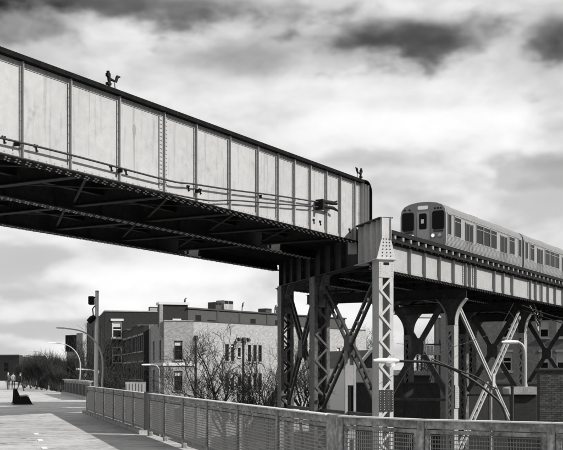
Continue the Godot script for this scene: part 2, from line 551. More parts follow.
func build_span() -> void:
	var t := thing("girder_bridge", "long pale riveted plate-girder railway span crossing above the footpath", "bridge", VF)
	var y0 := 7.38
	var y1 := 10.19
	var st := [-32.0, -29.8, -27.4, -25.1, -22.8, -20.66, -18.75, -16.56, -14.3, -12.5, -10.43, -8.54, -7.07, -5.8, -4.5, -3.1, -1.84, -0.45]
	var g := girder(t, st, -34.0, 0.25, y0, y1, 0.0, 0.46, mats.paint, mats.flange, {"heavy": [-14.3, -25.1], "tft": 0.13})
	g.set_meta("label", "sunlit near girder with pale web plates")
	# rounded end of the near girder: end plate following a quarter curve, with three close stiffeners
	var c := MB.new()
	var prof := PackedVector2Array([Vector2(0.25, y0), Vector2(1.02, y0)])
	for k in 9:
		var a := PI * 0.5 * k / 8.0
		prof.append(Vector2(0.52 + 0.5 * cos(a), y1 - 0.5 + 0.5 * sin(a)))
	prof.append(Vector2(0.25, y1))
	c.prism(prof, Transform3D(Basis.IDENTITY, Vector3(0, 0, -0.012)), 0.024)
	part("end_plate", c, mats.paint, g)
	var ef := MB.new()
	for k in 8:
		var a := PI * 0.5 * k / 8.0
		var b := PI * 0.5 * (k + 1) / 8.0
		ef.bar(Vector3(0.52 + 0.5 * cos(a), y1 - 0.5 + 0.5 * sin(a), 0), Vector3(0.52 + 0.5 * cos(b), y1 - 0.5 + 0.5 * sin(b), 0), 0.46, 0.04, Vector3(cos(a), sin(a), 0))
	ef.span(Vector3(1.0, y0, -0.23), Vector3(1.04, y1 - 0.5, 0.23))
	ef.span(Vector3(0.25, y1 - 0.02, -0.23), Vector3(0.53, y1 + 0.02, 0.23))
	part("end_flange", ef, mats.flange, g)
	var rv := MB.new()
	for x in [0.12, 0.42, 0.72]:
		var s := MB.new()
		s.span(Vector3(x - 0.07, y0 + 0.06, 0.014), Vector3(x + 0.07, y1 - 0.12, 0.03))
		s.span(Vector3(x + 0.05, y0 + 0.06, 0.03), Vector3(x + 0.07, y1 - 0.14, 0.19))
		part("stiffener", s, mats.paint, g)
		for k in 19: rv.rivet(Vector3(x - 0.02, y0 + 0.2 + k * 0.13, 0.03), Vector3.BACK, 0.02)
	stuff(part("rivet_rows", rv, mats.rivet, g))
	# small bolted clips low on the web and a rust run
	for x in [-21.3, -20.1, -16.9, -16.2, -12.9, -12.2, -4.1, -3.55, -0.85]:
		var k := MB.new()
		k.prism(PackedVector2Array([Vector2(-0.09, 0.03), Vector2(-0.09, 0.0), Vector2(0.02, -0.01), Vector2(0.03, -0.16), Vector2(0.13, -0.17), Vector2(0.13, -0.13), Vector2(0.06, -0.12), Vector2(0.06, 0.0), Vector2(0.1, 0.02), Vector2(0.1, 0.09), Vector2(0.04, 0.09), Vector2(0.02, 0.03), Vector2(-0.03, 0.03), Vector2(-0.04, 0.09), Vector2(-0.08, 0.09)]), Transform3D(Basis.from_scale(Vector3(0.7, 0.7, 1)), Vector3(x, y0 + 0.5, 0.012)), 0.04)
		part("clip", k, mats.blackpaint, g)
	var rp := PackedVector2Array([Vector2(-0.05, 0.02), Vector2(-0.075, -0.1), Vector2(-0.06, -0.24), Vector2(-0.028, -0.36), Vector2(-0.02, -0.5), Vector2(-0.026, -0.62), Vector2(-0.012, -0.9), Vector2(-0.014, -1.2), Vector2(-0.006, -1.5), Vector2(0.006, -1.5), Vector2(0.01, -1.1), Vector2(0.018, -0.8), Vector2(0.014, -0.5), Vector2(0.03, -0.36), Vector2(0.07, -0.24), Vector2(0.08, -0.08), Vector2(0.05, 0.03), Vector2(0.0, 0.06)])
	var d := MB.new()
	d.prism(rp, Transform3D(Basis.IDENTITY, Vector3(-15.75, y1 - 0.85, 0.0115)), 0.003)
	part("rust_streak", d, mats.drip, g)
	var rr := RandomNumberGenerator.new()
	rr.seed = 15
	for k in 26:
		var dx := rr.randf_range(-26.0, -0.8)
		var clear := true
		for q in st:
			if absf(dx - q) < 0.2: clear = false
		if not clear: continue
		var ln := rr.randf_range(0.25, 1.1)
		var wd := rr.randf_range(0.008, 0.022)
		var sp := MB.new()
		sp.prism(PackedVector2Array([Vector2(-wd, 0), Vector2(-wd * 0.8, -ln * 0.3), Vector2(-wd * 1.1, -ln * 0.5), Vector2(-wd * 0.3, -ln), Vector2(wd * 0.2, -ln), Vector2(wd * 0.9, -ln * 0.45), Vector2(wd * 0.6, -ln * 0.2), Vector2(wd, 0)]), Transform3D(Basis.IDENTITY, Vector3(dx, y1 - 0.29 if k % 3 > 0 else y1 - rr.randf_range(0.6, 1.5), 0.0115)), 0.003)
		part("rust_streak", sp, mats.stain, g)
	# the other two girders
	var st2 := []
	for k in 15: st2.append(-31.0 + k * 2.4)
	girder(t, st2, -34.0, 4.5, y0, y1 - 0.7, -4.65, 0.42, mats.steel, mats.steel, {"rivets": false})
	var st3 := []
	for k in 17: st3.append(-31.0 + k * 2.4)
	girder(t, st3, -34.0, 8.9, y0, y1, -9.3, 0.46, mats.steel, mats.steel, {"rivets": false})  # dark like the middle girder: shade under the bridge put into the colour
	# floor beams, stringers, lateral bracing
	var beams := [-30.2, -26.0, -21.8, -17.6, -13.4, -9.2, -5.0, -0.8]
	for s in beams:
		var b := MB.new()
		for r in [[-0.26, -4.42], [-4.88, -9.05]]:
			b.span(Vector3(s - 0.012, y0 + 0.16, r[0]), Vector3(s + 0.012, y0 + 0.86, r[1]))
			b.span(Vector3(s - 0.16, y0 + 0.13, r[0]), Vector3(s + 0.16, y0 + 0.16, r[1]))
			b.span(Vector3(s - 0.16, y0 + 0.86, r[0]), Vector3(s + 0.16, y0 + 0.89, r[1]))
			# haunched ends where the beam meets the girders
			for e in [[r[0], -1.0], [r[1], 1.0]]:
				b.prism(PackedVector2Array([Vector2(0, 0), Vector2(e[1] * 0.55, 0), Vector2(0, 0.9)]), Transform3D(Basis(Vector3(0, 0, 1), Vector3.UP, Vector3(-1, 0, 0)), Vector3(s + 0.01, y0 + 0.9, e[0])), 0.02)
		part("floor_beam", b, mats.steel, t)
	for q in [-1.6, -3.2, -6.1, -7.7]:
		var b := MB.new()
		for i in range(beams.size() - 1):
			b.span(Vector3(beams[i] + 0.02, y0 + 0.42, q - 0.01), Vector3(beams[i + 1] - 0.02, y0 + 0.82, q + 0.01))
			b.span(Vector3(beams[i] + 0.02, y0 + 0.40, q - 0.1), Vector3(beams[i + 1] - 0.02, y0 + 0.42, q + 0.1))
		part("stringer", b, mats.steel, t)
	for i in range(beams.size() - 1):
		for r in [[-0.3, -4.4], [-4.9, -9.0]]:
			for cr in [0, 1]:
				var b := MB.new()
				b.bar(Vector3(beams[i] + 0.1, y0 + 0.27 + cr * 0.05, r[cr]), Vector3(beams[i + 1] - 0.1, y0 + 0.27 + cr * 0.05, r[1 - cr]), 0.09, 0.03)
				part("lateral_brace", b, mats.steel, t)
	# ties and rails
	var tie := BoxMesh.new()
	tie.size = Vector3(0.24, 0.2, 3.9)
	for k in 62:
		for q in [-2.4, -6.95]:
			part("tie", tie, mats.timber, t, Transform3D(Basis.IDENTITY, Vector3(-33.8 + k * 0.55, y0 + 1.0, q)))
	for i in range(-1, beams.size()):
		var xa: float = -34.0 if i < 0 else beams[i] + 0.02
		var xb: float = beams[i + 1] - 0.02 if i + 1 < beams.size() else 0.3
		for q in [[-0.3, -4.4], [-4.9, -9.0]]:
			var dk := MB.new()
			dk.span(Vector3(xa, y0 + 1.105, q[0]), Vector3(xb, y0 + 1.135, q[1]))
			part("added_sun_screen", dk, mats.timber, t)  # added plates that stop sunlight falling through the tie gaps
	for q in [-1.7, -3.13, -6.25, -7.68]:
		var r := MB.new()
		r.span(Vector3(-34, y0 + 1.1, q - 0.07), Vector3(0.4, y0 + 1.12, q + 0.07))
		r.span(Vector3(-34, y0 + 1.12, q - 0.01), Vector3(0.4, y0 + 1.22, q + 0.01))
		r.span(Vector3(-34, y0 + 1.22, q - 0.035), Vector3(0.4, y0 + 1.26, q + 0.035))
		part("rail", r, mats.rail, t)
	# power cables clipped to the face of the near girder
	var cb := thing("power_cable", "pair of sagging black cables along the pale girder ending at a clamp", "cable", VF)
	var up := MB.new()
	var pts := []
	var rad := []
	for q in [[-25.0, 7.72], [-21.4, 7.82], [-18.75, 7.86], [-14.3, 7.87], [-12.9, 7.97], [-10.43, 8.14], [-7.5, 8.38], [-4.0, 8.62], [-3.3, 8.68]]:
		pts.append(Vector3(q[0], q[1], 0.21)); rad.append(0.035)
	up.tube(smooth(pts, 6), fill(0.03, (pts.size() - 1) * 6 + 1), 6)
	part("cable", up, mats.cable, cb)
	var lo := MB.new()
	pts = []
	for q in [[-25.0, 7.41], [-18.0, 7.43], [-14.3, 7.46], [-11.9, 7.56], [-10.43, 7.78], [-7.5, 8.07], [-4.0, 8.42], [-3.3, 8.50]]:
		pts.append(Vector3(q[0], q[1], 0.21))
	lo.tube(smooth(pts, 6), fill(0.028, (pts.size() - 1) * 6 + 1), 6)
	part("cable", lo, mats.cable, cb)
	var cl := MB.new()
	cl.box(Vector3(-3.95, 8.52, 0.24), Vector3(0.16, 0.42, 0.34))
	cl.tube([Vector3(-3.95, 8.66, 0.27), Vector3(-3.0, 8.72, 0.3), Vector3(-2.6, 8.74, 0.3)], [0.07, 0.09, 0.06], 8)
	cl.tube([Vector3(-3.0, 8.72, 0.3), Vector3(-2.55, 8.86, 0.3)], [0.05, 0.03], 6)
	cl.tube([Vector3(-3.95, 8.46, 0.27), Vector3(-2.9, 8.52, 0.3), Vector3(-2.5, 8.46, 0.3)], [0.06, 0.07, 0.04], 8)
	part("clamp", cl, mats.blackpaint, cb)
	for x in [-23.0, -20.9, -16.6, -12.5, -8.5]:
		var k := MB.new()
		k.box(Vector3(x, 7.80 if x < -10 else 8.2, 0.13), Vector3(0.03, 0.12, 0.2))
		part("bracket", k, mats.blackpaint, cb)
	# bent-metal fittings standing on the top flange
	for q in [[-16.95, 1.0, "small black bent-metal fitting standing on the girder top near the rust streak"], [0.0, -1.0, "small black bent-metal fitting standing on the rounded end of the girder"]]:
		var s := thing("flange_fitting", q[2], "fitting", VF * Transform3D(Basis.from_scale(Vector3(q[1], 1, q[1])), Vector3(q[0], y1, 0.1)), "fittings on the girder top")
		var m := MB.new()
		m.tube([Vector3(-0.13, 0, 0), Vector3(-0.10, 0.14, 0), Vector3(-0.12, 0.3, 0), Vector3(-0.17, 0.5, 0)], [0.045, 0.05, 0.06, 0.05], 6)
		m.tube([Vector3(-0.12, 0.28, 0), Vector3(0.05, 0.27, 0), Vector3(0.2, 0.26, 0)], [0.05, 0.035, 0.04], 6)
		m.tube([Vector3(0.2, 0.25, 0), Vector3(0.24, 0.36, 0), Vector3(0.27, 0.42, 0), Vector3(0.4, 0.45, 0)], [0.04, 0.05, 0.055, 0.02], 6)
		m.box(Vector3(-0.16, 0.38, 0), Vector3(0.12, 0.1, 0.1))
		m.box(Vector3(-0.14, 0.12, 0), Vector3(0.16, 0.07, 0.1))
		part("arm", m, mats.blackpaint, s)
		var l := MB.new()
		l.tube([Vector3(0.14, 0.26, 0), Vector3(0.19, 0.0, 0)], [0.025, 0.03], 6)
		part("leg", l, mats.galv, s)
		var fo := MB.new()
		fo.box(Vector3(0.02, 0.012, 0), Vector3(0.5, 0.024, 0.16))
		part("foot", fo, mats.blackpaint, s)

func smooth(pts: Array, n: int) -> Array:
	var o := []
	for i in range(pts.size() - 1):
		var p0: Vector3 = pts[max(i - 1, 0)]
		var p3: Vector3 = pts[min(i + 2, pts.size() - 1)]
		for k in n: o.append(pts[i].cubic_interpolate(pts[i + 1], p0, p3, float(k) / n))
	o.append(pts[-1])
	return o

func fill(r: float, n: int) -> Array:
	var a := []
	a.resize(n)
	a.fill(r)
	return a

# ------------------------------------------------------------------ laced columns and portals
# column centred on local (0, z): wx by wz in plan; lacing on the z faces (axis "z") or the x faces (axis "x")
func column(parent: Node3D, z: float, y0: float, y1: float, wx: float, wz: float, axis: String, pm, solid_top := 0.0, solid_foot := 0.0) -> MeshInstance3D:
	var m := MB.new()
	var turn := Basis.IDENTITY if axis == "z" else Basis(Vector3.UP, -PI * 0.5)
	var a := wx if axis == "z" else wz       # width of the laced face
	var b := wz if axis == "z" else wx       # depth between the laced faces
	var o := Transform3D(turn, Vector3(0, 0, z))
	var put := func(p0: Vector3, p1: Vector3) -> void:
		m.box(o * ((p0 + p1) * 0.5), (p1 - p0).abs(), turn)
	for sx in [-1.0, 1.0]:
		put.call(Vector3(sx * a * 0.5 - sx * 0.03, y0, -b * 0.5 + 0.02), Vector3(sx * a * 0.5, y1, b * 0.5 - 0.02))
		for sz in [-1.0, 1.0]:
			put.call(Vector3(sx * a * 0.5 - sx * 0.16, y0, sz * b * 0.5 - sz * 0.02), Vector3(sx * a * 0.5 + sx * 0.002, y1, sz * b * 0.5))
	put.call(Vector3(-a * 0.5 - 0.25, y0 - 0.05, -b * 0.5 - 0.25), Vector3(a * 0.5 + 0.25, y0, b * 0.5 + 0.25))
	var c := part("column", m, pm, parent)
	var rv := MB.new()
	for sz in [-1.0, 1.0]:
		for r in [[y1 - solid_top, y1], [solid_foot - 0.9, solid_foot]]:
			if r[1] - r[0] < 0.1 or (r[1] == solid_foot and solid_foot == 0.0): continue
			var q0 := Vector3(-a * 0.5 - 0.005, r[0], sz * (b * 0.5 + 0.002))
			var q1 := Vector3(a * 0.5 + 0.005, r[1], sz * (b * 0.5 + 0.016))
			var pl := MB.new()
			pl.box(o * ((q0 + q1) * 0.5), (q1 - q0).abs(), turn)
			part("tie_plate", pl, pm, c)
			for k in int((r[1] - r[0]) / 0.1):
				for sx in [-1.0, 1.0]: rv.rivet(o * Vector3(sx * (a * 0.5 - 0.06), r[0] + 0.06 + k * 0.1, sz * (b * 0.5 + 0.016)), turn * Vector3(0, 0, sz), 0.017)
	for sx in [-1.0, 1.0]:
		for sz in [-1.0, 1.0]:
			for k in int((y1 + 0.5) / 0.12): rv.rivet(o * Vector3(sx * (a * 0.5 + 0.001), 0.0 - 0.5 + k * 0.12, sz * (b * 0.5 - 0.07)), turn * Vector3(sx, 0, 0), 0.017)
	stuff(part("rivet_rows", rv, mats.rivet, c))
	var rise := a * 0.82
	var run := a - 0.16
	var bm := BoxMesh.new()
	bm.size = Vector3(sqrt(rise * rise + run * run) + 0.06, 0.095, 0.014)
	var n := int((y1 - solid_top - maxf(y0, -2.4)) / rise)
	for sz in [-1.0, 1.0]:
		for k in n:
			var yy: float = y1 - solid_top - (k + 0.5) * rise
			if solid_foot != 0.0 and yy < solid_foot and yy > solid_foot - 0.9: continue
			var s := 1.0 if k % 2 == 0 else -1.0
			var t := o * Transform3D(Basis(Vector3(0, 0, 1), s * atan2(rise, run)), Vector3(0, yy, sz * (b * 0.5 + 0.009 + (0.001 if k % 2 == 0 else 0.016))))
			part("lacing_bar", bm, pm, c, t)
	return c

# a built-up diagonal: two flats with rungs, in the plane x = 0, offset sideways by ox
func brace(parent: Node3D, a: Vector3, b: Vector3, gap: float, pm, side: Vector3, rungs := true, called := "brace", wide := 0.11) -> void:
	var m := MB.new()
	var d := (b - a).normalized()
	var q := d.cross(side).normalized()
	for s in [-1.0, 1.0]:
		m.bar(a + q * gap * 0.5 * s, b + q * gap * 0.5 * s, wide, 0.12, side)
	if rungs:
		var l := a.distance_to(b)
		var n := int(l / 0.75)
		for k in range(1, n):
			var p := a.lerp(b, float(k) / n)
			m.bar(p - q * gap * 0.5, p + q * gap * 0.5, 0.05, 0.09, side)
	part(called, m, pm, parent)

func xbrace(parent: Node3D, z0: float, z1: float, ytop: float, ybot: float, pm, x := 0.0, gap := 0.4, wide := 0.12) -> void:
	var yc := (ytop + ybot) * 0.5
	var zc := (z0 + z1) * 0.5
	var side := Vector3.RIGHT
	brace(parent, Vector3(x, ytop, z0), Vector3(x, ybot, z1), gap, mats.brace, side, gap > 0.3, "brace", wide)
	brace(parent, Vector3(x + 0.13, ytop, z1), Vector3(x + 0.13, ybot, z0), gap, mats.brace, side, gap > 0.3, "brace", wide)
	var g := MB.new()
	g.box(Vector3(x + 0.065, yc, zc), Vector3(0.3, 0.9, 0.7))
	part("gusset_plate", g, mats.brace, parent)
	var h := MB.new()
	h.bar(Vector3(x, ybot - 0.25, z0), Vector3(x, ybot - 0.25, z1), 0.16, 0.14)
	part("strut", h, mats.brace, parent)

# curved knee from the column face up to the cap; dir is +1/-1 along local z
func knee(parent: Node3D, z: float, ytop: float, dir: float, reach: float, drop: float, pm) -> void:
	var m := MB.new()
	var poly := PackedVector2Array([Vector2(0, 0)])
	var arc := []
	for k in 11:
		var a := PI * 0.5 * k / 10.0
		arc.append(Vector2(dir * (reach - reach * sin(a)), -drop + drop * cos(a)))
	for p in arc: poly.append(p)
	m.prism(poly, Transform3D(Basis(Vector3(0, 0, 1), Vector3.UP, Vector3(-1, 0, 0)), Vector3(0.012, ytop, z)), 0.024)
	for k in 10:
		var p: Vector2 = arc[k]
		var q: Vector2 = arc[k + 1]
		m.bar(Vector3(0, ytop + p.y, z + p.x), Vector3(0, ytop + q.y, z + q.x), 0.36, 0.035, Vector3(0, p.x - q.x + 0.001, 0) + Vector3(0, 0, 0.001))
	part("knee_bracket", m, pm, parent)

# column head opening like a funnel: a web plate between two curved flanges
func flared_head(parent: Node3D, z: float, y0: float, y1: float, half: float, flare: float, pm) -> void:
	var rt := []
	for k in 11:
		var u := k / 10.0
		rt.append(Vector2(half + (flare - half) * pow(u, 2.6), y0 + (y1 - y0) * u))
	var poly := PackedVector2Array()
	for p in rt: poly.append(p - Vector2(0.03, 0))
	for k in range(10, -1, -1): poly.append(Vector2(-rt[k].x + 0.03, rt[k].y))
	var web := MB.new()
	web.prism(poly, Transform3D(Basis(Vector3(0, 0, 1), Vector3.UP, Vector3(-1, 0, 0)), Vector3(0.02, 0, z)), 0.04)
	var head := part("flared_head", web, mats.brace, parent)  # dark web, paler flanges: shade and sunlight put into the colours
	for s in [-1.0, 1.0]:
		var fl := MB.new()
		for k in 10:
			var a := Vector3(0, rt[k].y, z + s * rt[k].x)
			var b := Vector3(0, rt[k + 1].y, z + s * rt[k + 1].x)
			fl.bar(a, b, 0.5, 0.04, (b - a).cross(Vector3.RIGHT))
		part("flange", fl, pm, head)

func build_portal() -> void:
	var t := thing("steel_portal", "tall laced-steel portal with cross braces carrying the end of the long girder span", "bridge pier", BF)
	var pm = mats.col_shade
	var cols := [0.0, -8.17, -13.9]
	var ct := 6.39
	var cp := 8.11
	# near column: pale, with a gusseted head
	var c := column(t, 0.0, STREET, ct - 0.02, 0.64, 0.72, "z", mats.col_sunlit, 0.75, 1.02)
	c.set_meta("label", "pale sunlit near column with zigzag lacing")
	var slot_shade := MB.new()
	slot_shade.box(Vector3(0, ct - 0.2, 0.374), Vector3(0.25, 0.12, 0.012))
	part("slot_shade", slot_shade, mats.blackpaint, c)  # black plate standing in for the shade inside an open hole
	var foot := MB.new()
	foot.box(Vector3(0, 0.57, 0.39), Vector3(0.62, 0.88, 0.02))
	part("foot_plate", foot, mats.steel, c)
	var frv := MB.new()
	for k in 9:
		for x in [-0.26, -0.1, 0.1, 0.26]: frv.rivet(Vector3(x, 0.2 + k * 0.1, 0.4), Vector3.BACK, 0.02)
	stuff(part("rivet_rows", frv, mats.col_sunlit, c))
	var hd := MB.new()
	hd.prism(PackedVector2Array([Vector2(-0.42, 0), Vector2(0.42, 0), Vector2(0.2, 0.85), Vector2(0.2, cp - ct), Vector2(-0.2, cp - ct), Vector2(-0.2, 0.85)]), Transform3D(Basis.IDENTITY, Vector3(0, ct, 0.34)), 0.04)
	hd.box(Vector3(0, ct - 0.01, 0.02), Vector3(0.92, 0.05, 0.86))
	hd.box(Vector3(-0.2, ct + 1.25, 0.40), Vector3(0.02, 0.9, 0.05))
	hd.box(Vector3(0.2, ct + 1.25, 0.40), Vector3(0.02, 0.9, 0.05))
	part("column_head", hd, mats.col_sunlit, c)
	var hr := MB.new()
	for k in 6:
		for x in [-0.14, 0.02, 0.16]: hr.rivet(Vector3(x * (1.25 - 0.09 * k), ct + 0.12 + k * 0.14, 0.38), Vector3.BACK, 0.03)
	stuff(part("rivet_rows", hr, mats.steel, c))
	column(t, cols[1], STREET, ct, 0.78, 0.8, "z", pm, 0.9, 0.0)
	column(t, cols[2], STREET, ct, 0.7, 0.7, "z", pm, 0.9, 0.0)
	# cap beam: a deep plate girder running back under the span
	var cb := MB.new()
	var zf := -14.6
	cb.span(Vector3(-0.02, ct + 0.04, -2.7), Vector3(0.02, cp - 0.04, 0.3))
	cb.span(Vector3(-0.26, ct, -2.7), Vector3(0.26, ct + 0.04, 0.36))
	var cap := part("cap_beam", cb, mats.col_sunlit, t)
	var cbk := MB.new()
	cbk.span(Vector3(-0.02, ct + 0.04, zf), Vector3(0.02, cp - 0.04, -2.702))
	cbk.span(Vector3(-0.26, ct, zf), Vector3(0.26, ct + 0.04, -2.702))
	var capk := part("cap_beam", cbk, mats.steel, t)  # rear half darker: shade beneath the span put into the colour
	var tp := MB.new()
	tp.span(Vector3(-0.3, cp - 0.04, -2.6), Vector3(0.3, cp, 0.38))
	part("top_flange", tp, mats.steel, cap)
	for z in [0.28, -0.2, -0.75, -1.5, -2.3, -4.5, -6.0, -7.5, -9.0, -10.5, -12.0, -13.2, -14.4]:
		var s := MB.new()
		s.span(Vector3(-0.22, ct + 0.045, z - 0.012), Vector3(-0.021, cp - 0.045, z + 0.012))
		s.span(Vector3(0.021, ct + 0.045, z - 0.012), Vector3(0.22, cp - 0.045, z + 0.012))
		part("stiffener", s, mats.col_sunlit if z > -2.6 else mats.steel, cap if z > -2.6 else capk)
	var sh := MB.new()
	sh.box(Vector3(-0.32, cp - 0.95, -2.75), Vector3(0.3, 0.5, 0.3))
	part("bearing_box", sh, mats.col_sunlit, cap)
	for z in [[0, -1.0], [1, 1.0], [1, -1.0], [2, 1.0], [2, -1.0]]:
		knee(t, cols[z[0]] + z[1] * 0.36, ct, z[1], 1.05, 1.5, pm)
	xbrace(t, -0.45, -7.75, 5.75, 0.15, pm, 0.0)
	xbrace(t, -8.6, -13.5, 5.75, 0.15, pm, 0.0)
	# hanger below the first crossing
	var h := MB.new()
	h.box(Vector3(0.06, 0.9, -4.1), Vector3(0.36, 3.6, 0.06))
	for s in [-1.0, 1.0]: h.box(Vector3(0.06 + s * 0.2, 0.4, -4.02), Vector3(0.12, 4.6, 0.1))
	h.box(Vector3(0.06, 1.6, -4.0), Vector3(0.5, 0.9, 0.05))
	h.box(Vector3(0.06, -1.0, -4.0), Vector3(0.5, 0.6, 0.05))
	part("hanger", h, mats.paint2, t)
	var hp := MB.new()
	hp.box(Vector3(0.06, 0.25, -4.05), Vector3(0.27, 1.7, 0.03))
	part("hanger_recess", hp, mats.blackpaint, t)
	# the portal carrying the other end of the span, out of view to the left, so that the span is held
	var t2 := thing("steel_portal", "far end portal of laced steel beyond the left edge", "bridge pier", fr(VF * Vector3(-33.6, 0, 0.2), 59.89))
	for z in [-0.3, -4.7, -9.4]: column(t2, z, STREET, ct, 0.7, 0.7, "x", pm, 0.8, 0.0)
	var cb2 := MB.new()
	cb2.span(Vector3(-0.3, ct, -10.0), Vector3(0.3, 7.36, 0.3))
	part("cap_beam", cb2, mats.steel, t2)

func build_bents() -> void:
	var labels := ["steel bent under the viaduct just right of the portal, its column flaring into curved knees", "second steel bent under the viaduct, wires gathered at its head", "third steel bent under the viaduct at the right edge"]
	var ss := [13.85, 26.7, 39.6]
	for i in 3:
		var t := thing("viaduct_bent", labels[i], "bridge pier", VF * Transform3D(Basis.IDENTITY, Vector3(ss[i], 0, 0)), "bents under the viaduct")
		var pm = mats.col_shade
		var top := 5.95
		for z in [-0.9, -4.95, -9.0]:
			column(t, z, STREET, 4.35, 0.62, 0.5, "x", mats.paint2 if z > -1.0 else pm, 0.35, 0.0)  # near columns paler, rear ones darker: sun and shade put into the colours
			flared_head(t, z, 4.35, 5.82, 0.25, 0.86, mats.paint2 if z > -1.0 else pm)
		var cb := MB.new()
		cb.span(Vector3(-0.02, 5.85, -10.1), Vector3(0.02, 6.36, -0.05))
		cb.span(Vector3(-0.2, 5.82, -10.1), Vector3(0.2, 5.85, -0.05))
		cb.span(Vector3(-0.2, 6.36, -10.1), Vector3(0.2, 6.39, 0.1))
		part("cap_beam", cb, mats.steel, t)
		xbrace(t, -1.2, -4.65, 6.0, 0.45, pm, 0.0, 0.16, 0.15)
		var gp := MB.new()
		gp.prism(PackedVector2Array([Vector2(-0.3, -0.55), Vector2(0.3, -0.55), Vector2(0.3, 0.55), Vector2(0.12, 0.75), Vector2(-0.3, 0.75)]), Transform3D(Basis.IDENTITY, Vector3(0, 0.3, -0.62)), 0.03)
		part("gusset_plate", gp, mats.paint2, t)
		var gr := MB.new()
		for k in 10:
			for x in [-0.22, -0.1, 0.1, 0.22]: gr.rivet(Vector3(x, -0.15 + k * 0.11, -0.59), Vector3.BACK, 0.024)
		stuff(part("rivet_rows", gr, mats.rivet, t))
	# lengthwise cross bracing between the first two bents, in the near plane
	var l := thing("cross_brace", "pale sunlit lengthwise cross brace between the two bents right of centre", "brace", VF * Transform3D(Basis.IDENTITY, Vector3(13.85, 0, -0.9)))
	var a := 0.42
	var b := 12.43
	brace(l, Vector3(a, 5.6, 0.14), Vector3(b, -3.2, 0.14), 0.22, mats.paint, Vector3.BACK)
	brace(l, Vector3(b, 5.6, -0.02), Vector3(a, -3.2, -0.02), 0.42, mats.paint, Vector3.BACK)
	var g := MB.new()
	g.box(Vector3((a + b) * 0.5, 1.2, 0.24), Vector3(0.5, 0.9, 0.04))
	part("gusset_plate", g, mats.paint, l)
	var v := MB.new()
	v.bar(Vector3((a + b) * 0.5, 0.8, 0.06), Vector3((a + b) * 0.5, -4.9, 0.06), 0.12, 0.12, Vector3.BACK)
	part("post", v, mats.paint, l)

# ------------------------------------------------------------------ viaduct and train
func build_viaduct() -> void:
	var t := thing("elevated_viaduct", "elevated railway viaduct of riveted plate girders carrying the train", "viaduct", VF)
	var y0 := 6.40
	var y1 := 7.75
	var st := []
	for px in [407.0, 422.0, 437.0, 451.0, 463.0, 467.5, 473.0, 492.0, 501.0, 510.0, 528.0, 533.5, 539.5, 546.0]:
		st.append((27.6 * 890.0 / (890.0 - px) - 46.09) / 0.865)
	for k in 8: st.append(31.0 + k * 2.0)
	var heavy := [st[4], st[6], st[10], st[12]]
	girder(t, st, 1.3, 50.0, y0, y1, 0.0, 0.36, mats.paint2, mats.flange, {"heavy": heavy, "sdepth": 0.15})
	var st2 := []
	for k in 24: st2.append(4.0 + k * 2.0)
	girder(t, st2, 4.9, 50.0, y0, y1, -3.3, 0.36, mats.steel, mats.steel, {"rivets": false})
	girder(t, st2, 6.5, 50.0, y0, y1, -5.9, 0.36, mats.steel, mats.steel, {"rivets": false})
	girder(t, st2, 9.6, 50.0, y0, y1, -9.3, 0.36, mats.paint2, mats.steel, {"rivets": false})
	for k in 14:
		var s := 3.2 + k * 3.4
		var b := MB.new()
		for r in [[-0.2, -3.1], [-3.5, -5.7], [-6.1, -9.1]]:
			if s < 7.0 and r[0] < -3.0: continue
			b.bar(Vector3(s, y0 + 0.12, r[0]), Vector3(s, y1 - 0.12, r[1]), 0.08, 0.08, Vector3.RIGHT)
			b.bar(Vector3(s + 0.1, y0 + 0.12, r[1]), Vector3(s + 0.1, y1 - 0.12, r[0]), 0.08, 0.08, Vector3.RIGHT)
			b.bar(Vector3(s, y0 + 0.12, r[0]), Vector3(s, y0 + 0.12, r[1]), 0.1, 0.1, Vector3.UP)
		part("cross_frame", b, mats.steel, t)
	# ties: every second one runs out past the girder and shows its pale end
	var tie := BoxMesh.new()
	tie.size = Vector3(0.22, 0.2, 9.6)
	var out := BoxMesh.new()
	out.size = Vector3(0.2, 0.17, 0.5)
	for k in 105:
		var s := 1.4 + k * 0.465
		part("tie", tie, mats.timber, t, Transform3D(Basis.IDENTITY, Vector3(s, y1 + 0.1, -4.7)))
		if k % 2 == 0: part("tie_end", out, mats.tie_end, t, Transform3D(Basis.IDENTITY, Vector3(s, y1 + 0.24, 0.12)))
	for k in 8:
		var dk := MB.new()
		dk.span(Vector3(1.35 + k * 6.08, y1 + 0.204, -9.3), Vector3(7.41 + k * 6.08, y1 + 0.23, -0.22))
		part("added_sun_screen", dk, mats.timber, t)  # added above the ties to keep sun dapples off the underside
	var gt := MB.new()
	gt.span(Vector3(1.3, y1 + 0.36, -0.2), Vector3(50, y1 + 0.56, 0.34))
	gt.span(Vector3(1.3, y1 + 0.02, 0.30), Vector3(50, y1 + 0.14, 0.345))
	gt.span(Vector3(1.3, y1 + 0.21, -0.2), Vector3(50, y1 + 0.36, -0.05))
	part("guard_timber", gt, mats.blackpaint, t)
	for q in [-2.02, -3.45, -5.9, -7.33]:
		var r := MB.new()
		r.span(Vector3(1.3, y1 + 0.232, q - 0.07), Vector3(50, y1 + 0.25, q + 0.07))
		r.span(Vector3(1.3, y1 + 0.25, q - 0.01), Vector3(50, y1 + 0.32, q + 0.01))
		r.span(Vector3(1.3, y1 + 0.32, q - 0.035), Vector3(50, y1 + 0.36, q + 0.035))
		part("rail", r, mats.rail, t)

